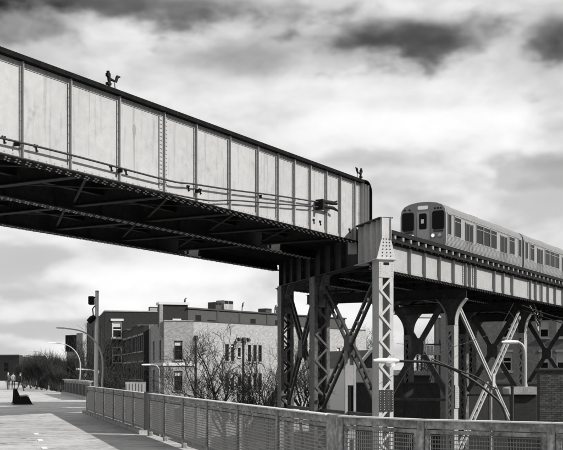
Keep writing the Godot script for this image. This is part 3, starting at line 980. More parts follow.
func car_profile(grow: float) -> PackedVector2Array:
	# half width 1.37, from the skirt to the crown; (z, y) with y measured from the rail
	var pr := PackedVector2Array()
	for q in [[-1.32, 0.62], [-1.37, 1.0], [-1.37, 2.55], [-1.30, 2.86], [-1.12, 3.07], [-0.8, 3.2], [-0.4, 3.27], [0.0, 3.29]]:
		pr.append(Vector2(q[0] + (-grow if q[0] < 0 else 0.0), q[1] + (grow if q[1] > 2.6 else 0.0)))
	for k in range(6, -1, -1): pr.append(Vector2(-pr[k].x, pr[k].y))
	return pr

func make_car(label: String, s0: float, lead: bool) -> void:
	var rail_y := 8.11
	var t := thing("train_car", label, "train car", VF * Transform3D(Basis.IDENTITY, Vector3(s0, rail_y, -2.735)), "cars of the train on the viaduct")
	var L := 14.15
	var pr := car_profile(0.0)
	# shell: long prism along x. prism() extrudes local z, so x of the profile maps to -z, z to x
	var tf := Transform3D(Basis(Vector3(0, 0, -1), Vector3.UP, Vector3(1, 0, 0)), Vector3(0.12, 0, 0))
	var m := MB.new()
	m.prism(pr, tf, L - 0.24)
	part("body", m, mats.body, t)
	var rm := MB.new()
	var rp := PackedVector2Array()
	for k in range(2, pr.size() - 2): rp.append(pr[k] * Vector2(1.0, 1.0) + Vector2(0.0, 0.012) + Vector2(sign(pr[k].x) * 0.012, 0.0))
	rm.prism(rp, Transform3D(tf.basis, Vector3(0.2, 0, 0)), L - 0.4)
	part("roof", rm, mats.roofmetal, t)
	# drip rail, belt rails and fluting on the side
	for zs in [1.0, -1.0]:
		var rl := MB.new()
		for y in [2.64, 1.34, 1.27, 1.20, 1.13, 1.06, 0.99, 0.92, 0.85, 0.78]: rl.box(Vector3(L * 0.5, y, zs * 1.377), Vector3(L - 0.3, 0.034 if y < 2 else 0.04, 0.036))
		rl.box(Vector3(L * 0.5, 0.66, zs * 1.34), Vector3(L - 0.3, 0.09, 0.03))
		part("side_rail", rl, mats.body, t)
		var win := [[0.28, 0.80, 1.42, 2.56], [1.38, 2.32, 1.42, 2.52], [5.05, 6.15, 1.42, 2.52], [6.35, 7.45, 1.42, 2.52], [7.65, 8.75, 1.42, 2.52], [11.35, 12.4, 1.42, 2.52], [13.3, 13.85, 1.42, 2.56]]
		for w in win:
			var f := MB.new()
			var z: float = zs * 1.385
			var cx: float = (w[0] + w[1]) * 0.5
			var cy: float = (w[2] + w[3]) * 0.5
			f.box(Vector3(cx, w[2] - 0.02, z), Vector3(w[1] - w[0] + 0.08, 0.05, 0.04))
			f.box(Vector3(cx, w[3] + 0.02, z), Vector3(w[1] - w[0] + 0.08, 0.05, 0.04))
			for x in [w[0] - 0.02, w[1] + 0.02]: f.box(Vector3(x, cy, z), Vector3(0.05, w[3] - w[2], 0.04))
			if w[1] - w[0] > 0.7: f.box(Vector3(cx, w[3] - 0.24, z), Vector3(w[1] - w[0], 0.035, 0.036))
			var fo := part("window", f, mats.body, t)
			var g := MB.new()
			g.box(Vector3(cx, cy, zs * 1.374), Vector3(w[1] - w[0], w[3] - w[2], 0.012))
			part("pane", g, mats.trainglass, fo)
		for dx in [3.2, 9.65]:
			for lf in 2:
				var x0: float = dx + lf * 0.62
				var dm := MB.new()
				dm.box(Vector3(x0 + 0.3, 1.5, zs * 1.374), Vector3(0.58, 1.82, 0.016))
				for e in [0.04, 0.56]: dm.box(Vector3(x0 + e, 1.5, zs * 1.386), Vector3(0.06, 1.8, 0.024))
				var door := part("door", dm, mats.door, t)
				var g := MB.new()
				g.box(Vector3(x0 + 0.3, 1.78, zs * 1.386), Vector3(0.36, 1.15, 0.014))
				part("pane", g, mats.trainglass, door)
			var sl := MB.new()
			sl.box(Vector3(dx + 0.61, 1.5, zs * 1.376), Vector3(0.05, 1.86, 0.03))
			sl.box(Vector3(dx - 0.05, 1.5, zs * 1.372), Vector3(0.09, 1.9, 0.018))
			sl.box(Vector3(dx + 1.27, 1.5, zs * 1.372), Vector3(0.09, 1.9, 0.018))
			part("door_seal", sl, mats.rubber, t)
	# ends
	for e in [0, 1]:
		var x: float = 0.0 if e == 0 else L
		var d: float = -1.0 if e == 0 else 1.0
		var ep := MB.new()
		ep.prism(car_profile(0.015), Transform3D(tf.basis, Vector3(x if e == 0 else x - 0.14, 0, 0)), 0.14)
		var end := part("cab_end" if (e == 0 and lead) else "end_panel", ep, mats.mask, t)
		var xx := x + d * 0.008
		for z in [-0.92, 0.92]:
			var rub := MB.new()
			var pane := MB.new()
			pane.cham(Vector3(xx, 2.22, z), Vector3(0.66, 1.0, 0.03), 0.08, Basis(Vector3(0, 0, 1), Vector3.UP, Vector3(-1, 0, 0)))
			rub.cham(Vector3(xx, 2.22, z), Vector3(0.74, 1.08, 0.016), 0.1, Basis(Vector3(0, 0, 1), Vector3.UP, Vector3(-1, 0, 0)))
			part("window_seal", rub, mats.rubber, end)
			part("windscreen", pane, mats.trainglass, end)
		var dr := MB.new()
		dr.box(Vector3(xx, 1.76, 0), Vector3(0.03, 1.96, 0.74))
		var door := part("end_door", dr, mats.dogprint, end)
		var dp := MB.new()
		dp.cham(Vector3(xx + d * 0.01, 2.2, 0), Vector3(0.46, 0.9, 0.03), 0.06, Basis(Vector3(0, 0, 1), Vector3.UP, Vector3(-1, 0, 0)))
		part("pane", dp, mats.trainglass, door)
		if e == 0 and lead:
			var pp := MB.new()
			pp.box(Vector3(xx - 0.03, 2.2, -0.02), Vector3(0.006, 0.24, 0.17))
			part("notice", pp, mats.paper, door)
			var ds := MB.new()
			ds.cham(Vector3(xx, 2.98, 0), Vector3(0.62, 0.2, 0.05), 0.05, Basis(Vector3(0, 0, 1), Vector3.UP, Vector3(-1, 0, 0)))
			part("destination_sign", ds, mats.display, end)
			for z in [-1.12, -0.82, 0.72, 0.9, 1.08]:
				var ml := MB.new()
				ml.tube([Vector3(xx + 0.01, 2.9, z), Vector3(xx - 0.04, 2.9, z)], [0.06, 0.05], 8)
				part("marker_light", ml, mats.rubber, end)
			for z in [-1.0, -0.62, 0.62, 1.02]:
				var hl := MB.new()
				hl.tube([Vector3(xx + 0.02, 1.36, z), Vector3(xx - 0.05, 1.36, z)], [0.14, 0.13], 12)
				var bz := part("headlight", hl, mats.galv, end)
				var lens := MB.new()
				lens.tube([Vector3(xx - 0.05, 1.36, z), Vector3(xx - 0.062, 1.36, z)], [0.105, 0.08], 12)
				part("lens", lens, mats.headlight if z == 0.62 or z == -0.62 else mats.lens, bz)
			for z in [-0.92, 0.92]:
				var gr := MB.new()
				for k in 2: gr.box(Vector3(xx, 1.58 + k * 0.05, z), Vector3(0.03, 0.028, 0.6))
				part("grille", gr, mats.rubber, end)
			var low := MB.new()
			low.box(Vector3(xx, 1.0, 0.0), Vector3(0.04, 0.34, 2.5))
			part("bumper_panel", low, mats.mask, end)
			var hb := MB.new()
			for z in [-0.43, 0.43]: hb.tube([Vector3(xx - 0.05, 0.95, z), Vector3(xx - 0.06, 2.5, z)], [0.018, 0.018], 6)
			part("grab_rail", hb, mats.galv, end)
		var cp := MB.new()
		cp.box(Vector3(x + d * 0.2, 0.72, 0), Vector3(0.42, 0.2, 0.3))
		part("coupler", cp, mats.rubber, t)
	# trucks and wheels
	for tx in [2.3, L - 2.3]:
		var tr := MB.new()
		for z in [-0.95, 0.95]: tr.box(Vector3(tx, 0.42, z), Vector3(2.6, 0.2, 0.12))
		tr.box(Vector3(tx, 0.46, 0), Vector3(0.5, 0.24, 1.9))
		var tk := part("truck", tr, mats.rubber, t)
		for wx in [-0.95, 0.95]:
			for z in [-0.72, 0.72]:
				var w := MB.new()
				w.tube([Vector3(tx + wx, 0.36, z - 0.05), Vector3(tx + wx, 0.36, z + 0.05)], [0.36, 0.36], 18)
				part("wheel", w, mats.rail, tk)
	var ub := MB.new()
	ub.box(Vector3(L * 0.5, 0.55, 0), Vector3(5.0, 0.3, 2.3))
	part("underfloor_box", ub, mats.rubber, t)
	for k in 3:
		var vb := MB.new()
		vb.cham(Vector3(2.2 + k * 4.8, 3.31, 0), Vector3(1.5, 0.14, 1.0), 0.04)
		part("roof_vent", vb, mats.roofmetal, t)

# ------------------------------------------------------------------ fences
func fence_panel(parent: Node3D, a: Vector3, b: Vector3, h: float, first_post := true, dense := 0.046) -> void:
	var z := (b - a)
	z.y = 0
	var l := z.length()
	z /= l
	var t := Transform3D(Basis(z, Vector3.UP, z.cross(Vector3.UP)), a)     # local x runs along the panel
	if first_post:
		var p := MB.new()
		p.cham(Vector3(0, 0, 0), Vector3(0.09, 0.11, h - 0.02), 0.012, Basis(Vector3(1, 0, 0), Vector3(0, 0, -1), Vector3.UP))
		part("post", p, mats.fence, parent, t * Transform3D(Basis.IDENTITY, Vector3(0, (h - 0.02) * 0.5, 0)))
	var r := MB.new()
	r.box(Vector3(l * 0.5, h - 0.008, 0), Vector3(l + 0.02, 0.016, 0.15))
	part("cap_rail", r, mats.cap_rail, parent, t)
	var b2 := MB.new()
	b2.box(Vector3(l * 0.5, h - 0.066, 0), Vector3(l - 0.092, 0.096, 0.06))
	part("top_rail", b2, mats.fence, parent, t)
	var x0 := 0.05
	var x1 := l - 0.05
	var f := MB.new()
	f.box(Vector3(l * 0.5, h - 0.15, 0.004), Vector3(x1 - x0, 0.046, 0.04))
	f.box(Vector3(l * 0.5, 0.16, 0.004), Vector3(x1 - x0, 0.06, 0.04))
	for x in [x0 + 0.03, x1 - 0.03]: f.box(Vector3(x, (h - 0.173 + 0.19) * 0.5, 0.004), Vector3(0.06, h - 0.364, 0.04))
	var pf := part("panel", f, mats.fence, parent, t)
	var w := MB.new()
	var n := int((l - 0.22) / dense)
	for k in n:
		w.box(Vector3(x0 + 0.07 + (k + 0.5) * (x1 - x0 - 0.14) / n, (h + 0.02) * 0.5, 0.0), Vector3(0.005, h - 0.36, 0.006))
	for k in 16:
		w.box(Vector3(l * 0.5, 0.21 + k * 0.05, 0.033), Vector3(x1 - x0 - 0.1, 0.006, 0.06))  # crossbars deepened into slats so that the fence shadow falls dense
	stuff(part("wire_mesh", w, mats.wire, pf))

func build_fences() -> void:
	var h := 1.15
	var t := thing("trail_fence", "long grey mesh-panel fence along the footpath turning a corner towards the right", "fence")
	var ds := [44.6, 41.6, 38.8, 36.0, 33.6, 31.5, 29.3]
	for i in range(ds.size() - 1):
		fence_panel(t, P(fence_x(ds[i]), 0, ds[i]), P(fence_x(ds[i + 1]), 0, ds[i + 1]), h)
	var p := MB.new()
	p.cham(Vector3.ZERO, Vector3(0.12, 0.12, h + 0.03), 0.015, Basis(Vector3(1, 0, 0), Vector3(0, 0, -1), Vector3.UP))
	for d in [29.2, 28.6]: part("post", p, mats.darkmetal, t, fr(P(fence_x(d), (h + 0.03) * 0.5, d), 16.2))
	var es := [28.5, 26.3, 23.9, 21.4, 18.9, 16.4, 14.05]
	for i in range(es.size() - 1):
		fence_panel(t, P(fence_x(es[i]), 0, es[i]), P(fence_x(es[i + 1]), 0, es[i + 1]), h)
	# the broad corner plate and the two panels beyond the turn
	var cpl := MB.new()
	cpl.cham(Vector3.ZERO, Vector3(0.1, 0.42, h), 0.012, Basis(Vector3(1, 0, 0), Vector3(0, 0, -1), Vector3.UP))
	part("corner_post", cpl, mats.fence, t, fr(P(fence_x(13.83), h * 0.5, 13.83), 16.2))
	var q := [P(0.79, 0, 13.58), P(1.68, 0, 12.55), P(3.02, 0, 11.72), P(5.4, 0, 10.25), P(7.2, 0, 8.4)]
	for i in range(q.size() - 1): fence_panel(t, q[i], q[i + 1], h, true, 0.034)
	# pale base blocks under the long run
	for k in 19:
		var d := 44.5 - k * 0.84
		var b := MB.new()
		b.cham(Vector3.ZERO, Vector3(0.34, 0.11, 0.56), 0.02)
		part("base_block", b, mats.curb, t, fr(P(fence_x(d) - 0.05, 0.055, d), 16.2))
	# farther fence past the gap
	var f2 := thing("trail_fence", "short far fence with a pale cap behind the arched lamps", "fence")
	var gs := [66.0, 68.4, 70.8, 73.2, 75.6, 78.0, 80.4, 82.8, 85.2]
	for i in range(gs.size() - 1):
		fence_panel(f2, P(fence_x(gs[i]) + 2.45, 0, gs[i]), P(fence_x(gs[i + 1]) + 2.45, 0, gs[i + 1]), 1.12, true, 0.06)
	var cb := MB.new()
	cb.bar(P(fence_x(66.0) + 2.3, 0.09, 66.0), P(fence_x(85.2) + 2.3, 0.09, 85.2), 0.3, 0.18)
	part("kerb", cb, mats.curb, f2)
	var cc := MB.new()
	cc.bar(P(fence_x(66.0) + 2.45, 1.17, 66.0), P(fence_x(85.2) + 2.45, 1.17, 85.2), 0.34, 0.09)
	part("cap", cc, mats.stone, f2)

# ------------------------------------------------------------------ lamps, poles, wires
func arc_lamp(at: Vector3, h: float, reach: float, turn: float, label: String, r := 0.034) -> void:
	var t := thing("arched_lamp", label, "street lamp", fr(at, turn), "arched lamps along the footpath")
	var m := MB.new()
	var pts := [Vector3(0.02, 0, 0), Vector3(0.12, h * 0.3, 0), Vector3(0.16, h * 0.52, 0), Vector3(0.10, h * 0.70, 0), Vector3(-0.12 * reach, h * 0.86, 0), Vector3(-0.42 * reach, h * 0.965, 0), Vector3(-0.85 * reach, h * 1.0, 0)]
	var sp := smooth(pts, 6)
	var rr := []
	for i in sp.size(): rr.append(lerp(r * 1.35, r * 0.75, float(i) / sp.size()))
	m.tube(sp, rr, 8)
	part("pole", m, mats.lamp, t)
	var hd := MB.new()
	hd.tube([Vector3(-0.78 * reach, h * 0.998, 0), Vector3(-0.86 * reach, h * 1.0, 0), Vector3(-1.0 * reach, h * 1.004, 0), Vector3(-1.04 * reach, h * 1.005, 0)], [r * 0.7, r * 1.2, r * 1.1, r * 0.3], 8)
	part("head", hd, mats.lamp_head, t)
	var b := MB.new()
	b.tube([Vector3(0.02, 0, 0), Vector3(0.02, 0.06, 0)], [0.14, 0.12], 10)
	part("base", b, mats.lamp, t)

func cobra(t: Node3D, tip: Vector3, dir: Vector3, l: float, bowl := true) -> void:
	var hd := MB.new()
	var up := Vector3.UP
	hd.tube([tip, tip + dir * l * 0.1, tip + dir * l * 0.45, tip + dir * l * 0.8, tip + dir * l], [l * 0.05, l * 0.10, l * 0.12, l * 0.10, l * 0.06], 10)
	var h := part("head", hd, mats.lamp_head, t)
	if bowl:
		var b := MB.new()
		var c: Vector3 = tip + dir * l * 0.34 - up * l * 0.09
		b.tube([c, c - up * l * 0.10, c - up * l * 0.16], [l * 0.2, l * 0.17, l * 0.06], 12)
		part("lens_bowl", b, mats.lens, h)

func build_lamps() -> void:
	arc_lamp(P(fence_x(45.2) + 0.55, 0, 45.2), 3.62, 1.75, 8, "arched lamp nearest the near fence end, curving over the path")
	arc_lamp(P(-14.55, 0, 75.0), 3.85, 2.0, 8, "arched lamp at the short far fence")
	arc_lamp(P(-24.0, 0, 108.0), 4.0, 1.95, 8, "third arched lamp, among the bare shrubs", 0.045)
	arc_lamp(P(-35.0, 0, 150.0), 4.1, 1.9, 8, "farthest arched lamp, small above the shrubs", 0.05)
	# pale pole with black boxes
	var t := thing("signal_pole", "pale round pole with black signal boxes beyond the near fence", "pole", fr(P(-8.85, STREET, 50.0), 0))
	var m := MB.new()
	m.tube([Vector3(-0.05, 0, 0), Vector3(0.0, 5, 0), Vector3(0.06, 10.55, 0)], [0.13, 0.11, 0.085], 12)
	part("pole", m, mats.whitepole, t)
	var b := MB.new()
	b.cham(Vector3(-0.20, 10.15, 0.02), Vector3(0.26, 0.40, 0.3), 0.03)
	b.box(Vector3(-0.04, 10.3, 0), Vector3(0.14, 0.06, 0.08))
	part("signal_box", b, mats.blackpaint, t)
	var b2 := MB.new()
	b2.tube([Vector3(-0.33, 9.12, 0.1), Vector3(-0.16, 9.28, 0.1), Vector3(-0.02, 9.4, 0.1)], [0.13, 0.15, 0.1], 10)
	b2.tube([Vector3(-0.02, 9.9, 0.1), Vector3(-0.13, 9.75, 0.1), Vector3(-0.1, 9.45, 0.1)], [0.03, 0.03, 0.03], 6)
	part("horn", b2, mats.blackpaint, t)
	var cpm := MB.new()
	cpm.tube([Vector3(0.06, 10.55, 0), Vector3(0.06, 10.62, 0)], [0.1, 0.08], 12)
	part("cap", cpm, mats.galv, t)
	# street lamps standing in the streets below
	var a := thing("street_lamp", "white street lamp head on a long dark curved arm in front of the pale column", "street lamp")
	var base := P(6.85, STREET, 31.0)
	var ap := MB.new()
	var q := [base, P(6.8, -1.5, 31.0), P(6.62, 0.45, 31.0), P(6.1, 1.15, 31.0), P(5.2, 1.75, 31.0), P(4.6, 1.98, 31.0), P(4.0, 2.04, 31.0), P(3.4, 2.05, 31.0)]
	var sp := smooth(q, 5)
	ap.tube(sp, fill(0.04, sp.size()), 8)
	part("arm", ap, mats.cable, a)
	cobra(a, P(3.48, 2.05, 31.0), Vector3(-1, 0.02, 0).normalized(), 0.76)
	var bp := MB.new()
	bp.tube([base, base + Vector3(0, 0.3, 0)], [0.16, 0.12], 10)
	part("base", bp, mats.cable, a)
	# its bowl hangs at the inner end; second lamp further right
	var c := thing("street_lamp", "white street lamp head on a grey pole in front of the second bent", "street lamp")
	var cb := P(10.12, STREET, 43.5)
	var cp := MB.new()
	q = [cb, P(10.1, 0.5, 43.5), P(10.1, 2.2, 43.5), P(10.04, 2.75, 43.5), P(9.85, 2.95, 43.5), P(9.6, 2.98, 43.5)]
	sp = smooth(q, 5)
	cp.tube(sp, fill(0.055, sp.size()), 8)
	part("pole", cp, mats.galv, c)
	cobra(c, P(9.85, 2.98, 43.5), Vector3(-1, 0.0, 0), 0.72, false)
	var d := thing("street_lamp", "white street lamp head in front of the corner of the pale brick building", "street lamp")
	var dp := MB.new()
	q = [P(-9.3, STREET, 80.0), P(-9.3, 1.0, 80.0), P(-9.4, 2.1, 80.0), P(-9.9, 2.32, 80.0), P(-10.3, 2.32, 80.0)]
	sp = smooth(q, 5)
	dp.tube(sp, fill(0.06, sp.size()), 8)
	part("pole", dp, mats.galv, d)
	cobra(d, P(-9.9, 2.32, 80.0), Vector3(-1, 0, 0), 0.75, false)
	var e := thing("street_lamp", "small street lamp head beside the short far fence", "street lamp")
	var ep := MB.new()
	q = [P(-16.0, STREET, 92.0), P(-16.0, 1.2, 92.0), P(-16.3, 1.85, 92.0), P(-17.4, 2.0, 92.0)]
	sp = smooth(q, 5)
	ep.tube(sp, fill(0.06, sp.size()), 8)
	part("pole", ep, mats.galv, e)
	cobra(e, P(-17.3, 2.0, 92.0), Vector3(-1, 0.05, 0).normalized(), 0.7, false)
	# overhead wires slung from the second bent
	var wires := [
		["black wire drooping from the second bent to the curved-arm lamp", [P(14.6, 6.1, 66.0), P(12.0, 4.2, 58.0), P(9.0, 3.2, 50.0), P(5.4, 2.35, 42.0)], 0.012],
		["slack black cable dropping towards the stone-capped pier", [P(4.4, 2.1, 30.5), P(5.1, 1.82, 30.8), P(5.8, 1.6, 31.5), P(6.6, 1.28, 33.0), P(7.4, 1.15, 36.0)], 0.025],
		["thin black wire running right from the second bent head", [P(15.2, 6.0, 66.5), P(17.4, 5.2, 66.0), P(19.5, 4.9, 65.0)], 0.03],
		["thin black wire crossing the right edge below the viaduct", [P(15.2, 5.7, 66.5), P(17.6, 4.6, 64.0), P(19.5, 3.9, 62.0)], 0.03]]
	for wv in wires:
		var o := thing("overhead_wire", wv[0], "wire", Transform3D.IDENTITY, "wires by the second bent")
		var mm := MB.new()
		var s2 := smooth(wv[1], 8)
		mm.tube(s2, fill(wv[2], s2.size()), 5)
		part("strand", mm, mats.cable, o)
	var jb := thing("cable_cluster", "tangle of black cable boxes and loops at the second bent's head", "cables", VF * Transform3D(Basis.IDENTITY, Vector3(26.7, 0, -0.4)))
	var rng := RandomNumberGenerator.new()
	rng.seed = 4
	for k in 5:
		var jm := MB.new()
		jm.box(Vector3(rng.randf_range(-0.7, 0.9), rng.randf_range(4.6, 6.1), rng.randf_range(0.2, 0.5)), Vector3(0.25, 0.35, 0.22))
		part("junction_box", jm, mats.blackpaint, jb)
	for k in 8:
		var lm := MB.new()
		var a0 := Vector3(rng.randf_range(-1.2, 0.2), rng.randf_range(5.2, 6.2), 0.35)
		var a2 := Vector3(rng.randf_range(0.2, 1.8), rng.randf_range(4.6, 6.1), 0.4)
		var s3 := smooth([a0, (a0 + a2) * 0.5 + Vector3(0, -rng.randf_range(0.3, 0.9), 0.15), a2], 8)
		lm.tube(s3, fill(0.03, s3.size()), 5)
		part("loop", lm, mats.galv if k % 3 == 0 else mats.cable, jb)

# ------------------------------------------------------------------ buildings
# a wall in the local xy plane (front at z = 0, thickness back) with rectangular openings [x0, x1, y0, y1]; windows fill them
func wall(parent: Node3D, t: Transform3D, w: float, y0: float, y1: float, holes: Array, pm, opts := {}) -> MeshInstance3D:
	var xs := [0.0, w]
	var ys := [y0, y1]
	for h in holes:
		for k in 2:
			if not xs.has(h[k]): xs.append(h[k])
			if not ys.has(h[k + 2]): ys.append(h[k + 2])
	xs.sort(); ys.sort()
	var th: float = opts.get("thick", 0.35)
	var m := MB.new()
	for i in range(xs.size() - 1):
		for j in range(ys.size() - 1):
			var cx: float = (xs[i] + xs[i + 1]) * 0.5
			var cy: float = (ys[j] + ys[j + 1]) * 0.5
			var inside := false
			for h in holes:
				if cx > h[0] and cx < h[1] and cy > h[2] and cy < h[3]: inside = true
			if inside: continue
			m.quad(Vector3(xs[i], ys[j], 0), Vector3(xs[i + 1], ys[j], 0), Vector3(xs[i + 1], ys[j + 1], 0), Vector3(xs[i], ys[j + 1], 0), Vector3.BACK)
			m.quad(Vector3(xs[i], ys[j], -th), Vector3(xs[i + 1], ys[j], -th), Vector3(xs[i + 1], ys[j + 1], -th), Vector3(xs[i], ys[j + 1], -th), Vector3.FORWARD)
	for h in holes:
		m.quad(Vector3(h[0], h[2], 0), Vector3(h[0], h[3], 0), Vector3(h[0], h[3], -th), Vector3(h[0], h[2], -th), Vector3.RIGHT)
		m.quad(Vector3(h[1], h[2], 0), Vector3(h[1], h[3], 0), Vector3(h[1], h[3], -th), Vector3(h[1], h[2], -th), Vector3.LEFT)
		m.quad(Vector3(h[0], h[3], 0), Vector3(h[1], h[3], 0), Vector3(h[1], h[3], -th), Vector3(h[0], h[3], -th), Vector3.DOWN)
		m.quad(Vector3(h[0], h[2], 0), Vector3(h[1], h[2], 0), Vector3(h[1], h[2], -th), Vector3(h[0], h[2], -th), Vector3.UP)
	m.span(Vector3(0, y1, -th), Vector3(w, y1 + 0.003, 0))
	m.quad(Vector3(0, y0, 0), Vector3(0, y1, 0), Vector3(0, y1, -th), Vector3(0, y0, -th), Vector3.LEFT)
	m.quad(Vector3(w, y0, 0), Vector3(w, y1, 0), Vector3(w, y1, -th), Vector3(w, y0, -th), Vector3.RIGHT)
	var wl := part("wall", m, pm, parent, t)
	for h in holes:
		var f := MB.new()
		var fw: float = opts.get("fw", 0.07)
		for x in [h[0] + fw * 0.5, h[1] - fw * 0.5]: f.box(Vector3(x, (h[2] + h[3]) * 0.5, -0.14), Vector3(fw, h[3] - h[2], 0.08))
		for y in [h[2] + fw * 0.5, h[3] - fw * 0.5, (h[2] + h[3]) * 0.5]: f.box(Vector3((h[0] + h[1]) * 0.5, y, -0.14), Vector3(h[1] - h[0] - 2 * fw, fw, 0.07))
		var win := part("window", f, opts.get("frame", mats.darkmetal), parent, t)
		var g := MB.new()
		g.box(Vector3((h[0] + h[1]) * 0.5, (h[2] + h[3]) * 0.5, -0.17), Vector3(h[1] - h[0], h[3] - h[2], 0.01))
		part("pane", g, mats.glass, win)
		if h.size() > 4 and h[4] > 0.0:
			var bl := MB.new()
			bl.box(Vector3((h[0] + h[1]) * 0.5, h[3] - (h[3] - h[2]) * h[4] * 0.5, -0.155), Vector3(h[1] - h[0] - 0.14, (h[3] - h[2]) * h[4], 0.012))
			part("blind", bl, mats.blind, win)
		if opts.has("sill"):
			var s := MB.new()
			s.box(Vector3((h[0] + h[1]) * 0.5, h[2] - 0.07, 0.0), Vector3(h[1] - h[0] + 0.2, 0.14, 0.2))
			part("sill", s, opts.sill, win)
			var s2 := MB.new()
			s2.box(Vector3((h[0] + h[1]) * 0.5, h[3] + 0.11, -0.02), Vector3(h[1] - h[0] + 0.2, 0.2, 0.1))
			part("lintel", s2, opts.sill, win)
	return wl

func facing(a: Vector2, b: Vector2) -> Transform3D:
	# local x from a to b (points are x, depth), z to the viewer's side
	var d := (b - a).normalized()
	var x := Vector3(d.x, 0, -d.y)
	return Transform3D(Basis(x, Vector3.UP, x.cross(Vector3.UP)), P(a.x, 0, a.y))

func build_pale_building() -> void:
	var t := thing("brick_building", "pale painted-brick corner building with a dark set-back upper storey", "building")
	var a := Vector2(-14.3, 114.6)
	var b := Vector2(-12.0, 107.2)
	var c := Vector2(-9.05, 108.0)
	var d := Vector2(10.5, 131.2)
	var top := 7.0
	var o := {"sill": mats.stone, "thick": 0.4}
	var fa := facing(a, b)
	var fb := facing(b, c)
	var fc := facing(c, d)
	var rows := [[2.95, 4.9], [-0.2, 1.8], [-3.5, -1.5]]
	var ha := []
	var hb := []
	var hc := []
	for r in rows:
		ha.append([1.4, 2.3, r[0] + 0.1, r[1] + 0.2]); ha.append([5.2, 6.1, r[0] + 0.1, r[1] + 0.2])
		hb.append([1.05, 1.9, r[0] + 0.1, r[1] + 0.1, 0.25])
		for x in [4.75, 5.65, 8.35, 9.25, 10.1, 14.5, 15.5, 19.0, 20.0, 24.5, 25.5]: hc.append([x, x + 0.55, r[0], r[1] - 0.15, [0.0, 0.25, 0.0, 0.0, 0.15][int(x * 3.0 + r[0]) % 5]])
		hc.append([6.75, 7.2, r[0] + 0.5, r[1] - 0.5])
	wall(t, fa, a.distance_to(b), STREET, top - 0.15, ha, mats.pale_brick, o)
	wall(t, fb, b.distance_to(c), STREET, top, hb, mats.pale_brick, o)
	wall(t, fc, c.distance_to(d), STREET, top, hc, mats.pale_brick, {"thick": 0.4, "sill": mats.pale_wall})
	var belt := MB.new()
	belt.span(Vector3(-0.1, 2.45, -0.05), Vector3(b.distance_to(c) + 0.1, 2.75, 0.12))
	part("belt_course", belt, mats.white_trim, t, fb)
	var belt2 := MB.new()
	belt2.span(Vector3(0, 2.45, -0.05), Vector3(a.distance_to(b), 2.75, 0.12))
	part("belt_course", belt2, mats.white_trim, t, fa)
	var bk := MB.new()
	# rear walls and roof deck so that the block is closed
	bk.prism(PackedVector2Array([Vector2(a.x + 0.3, a.y), Vector2(b.x + 0.3, b.y + 0.4), Vector2(c.x, c.y + 0.5), Vector2(d.x - 0.3, d.y + 0.2), Vector2(d.x - 10, d.y + 9), Vector2(a.x + 0.5, a.y + 12)]), Transform3D(Basis(Vector3.RIGHT, Vector3(0, 0, -1), Vector3.UP), Vector3(0, 6.2, 0)), 0.3)
	part("roof", bk, mats.roof, t)
	var rear := MB.new()
	rear.bar(P(d.x, 1.0, d.y), P(d.x - 10, 1.0, d.y + 9), 0.4, 12.0)
	rear.bar(P(d.x - 10, 1.0, d.y + 9), P(a.x + 0.5, 1.0, a.y + 12), 0.4, 12.0)
	rear.bar(P(a.x + 0.5, 1.0, a.y + 12), P(a.x, 1.0, a.y + 0.2), 0.4, 12.0)
	part("rear_wall", rear, mats.pale_brick, t)
	# coping along the parapet
	var co := MB.new()
	co.span(Vector3(0, top + 0.004, -0.45), Vector3(b.distance_to(c), top + 0.1, 0.05))
	part("coping", co, mats.stone, t, fb)
	var co2 := MB.new()
	co2.span(Vector3(0, top + 0.004, -0.45), Vector3(c.distance_to(d), top + 0.1, 0.05))
	part("coping", co2, mats.darkmetal, t, fc)
	# set-back storey
	var sb := MB.new()
	var w := c.distance_to(d)
	sb.span(Vector3(0.1, 6.5, -3.4), Vector3(w - 3.0, 8.35, -0.9))
	var up := part("upper_storey", sb, mats.siding, t, fc)
	var tr := MB.new()
	tr.span(Vector3(-0.05, 8.35, -3.5), Vector3(w - 2.9, 8.5, -0.75))
	for x in [4.4, 7.9, 12.5, 17.0]: tr.span(Vector3(x, 6.9, -0.9), Vector3(x + 0.25, 8.35, -0.84))
	part("trim", tr, mats.darkmetal, up)
	for q in [[1.2, 2.0, 7.1, 7.75], [3.0, 4.2, 7.05, 7.3], [9.8, 10.6, 7.1, 7.7], [14.0, 14.8, 7.1, 7.7]]:
		var wm := MB.new()
		wm.span(Vector3(q[0], q[2], -0.9), Vector3(q[1], q[3], -0.86))
		part("window", wm, mats.glass, up)
	var sb2 := MB.new()
	sb2.span(Vector3(-0.3, 6.5, -2.4), Vector3(2.6, 8.75, -0.8))
	var up2 := part("upper_storey", sb2, mats.dark_brick, t, fb)
	var tr2 := MB.new()
	tr2.span(Vector3(-0.45, 8.75, -2.5), Vector3(2.75, 9.0, -0.65))
	part("cornice", tr2, mats.white_trim, up2)
	var pi := MB.new()
	pi.span(Vector3(-0.36, 5.5, -1.2), Vector3(-0.02, 8.74, -0.55))
	part("corner_pier", pi, mats.pale_brick, up2)
	var wv := MB.new()
	wv.span(Vector3(1.0, 7.12, -0.8), Vector3(1.9, 7.3, -0.74))
	part("sill", wv, mats.white_trim, up2)
	# downpipes and wall lamps
	for x in [0.25, 7.55]:
		var dp := MB.new()
		dp.tube([Vector3(x, STREET, 0.12), Vector3(x, 5.2, 0.12)], [0.09, 0.09], 6)
		dp.box(Vector3(x, 5.35, 0.14), Vector3(0.36, 0.4, 0.24))
		part("downpipe", dp, mats.darkmetal, t, fc)
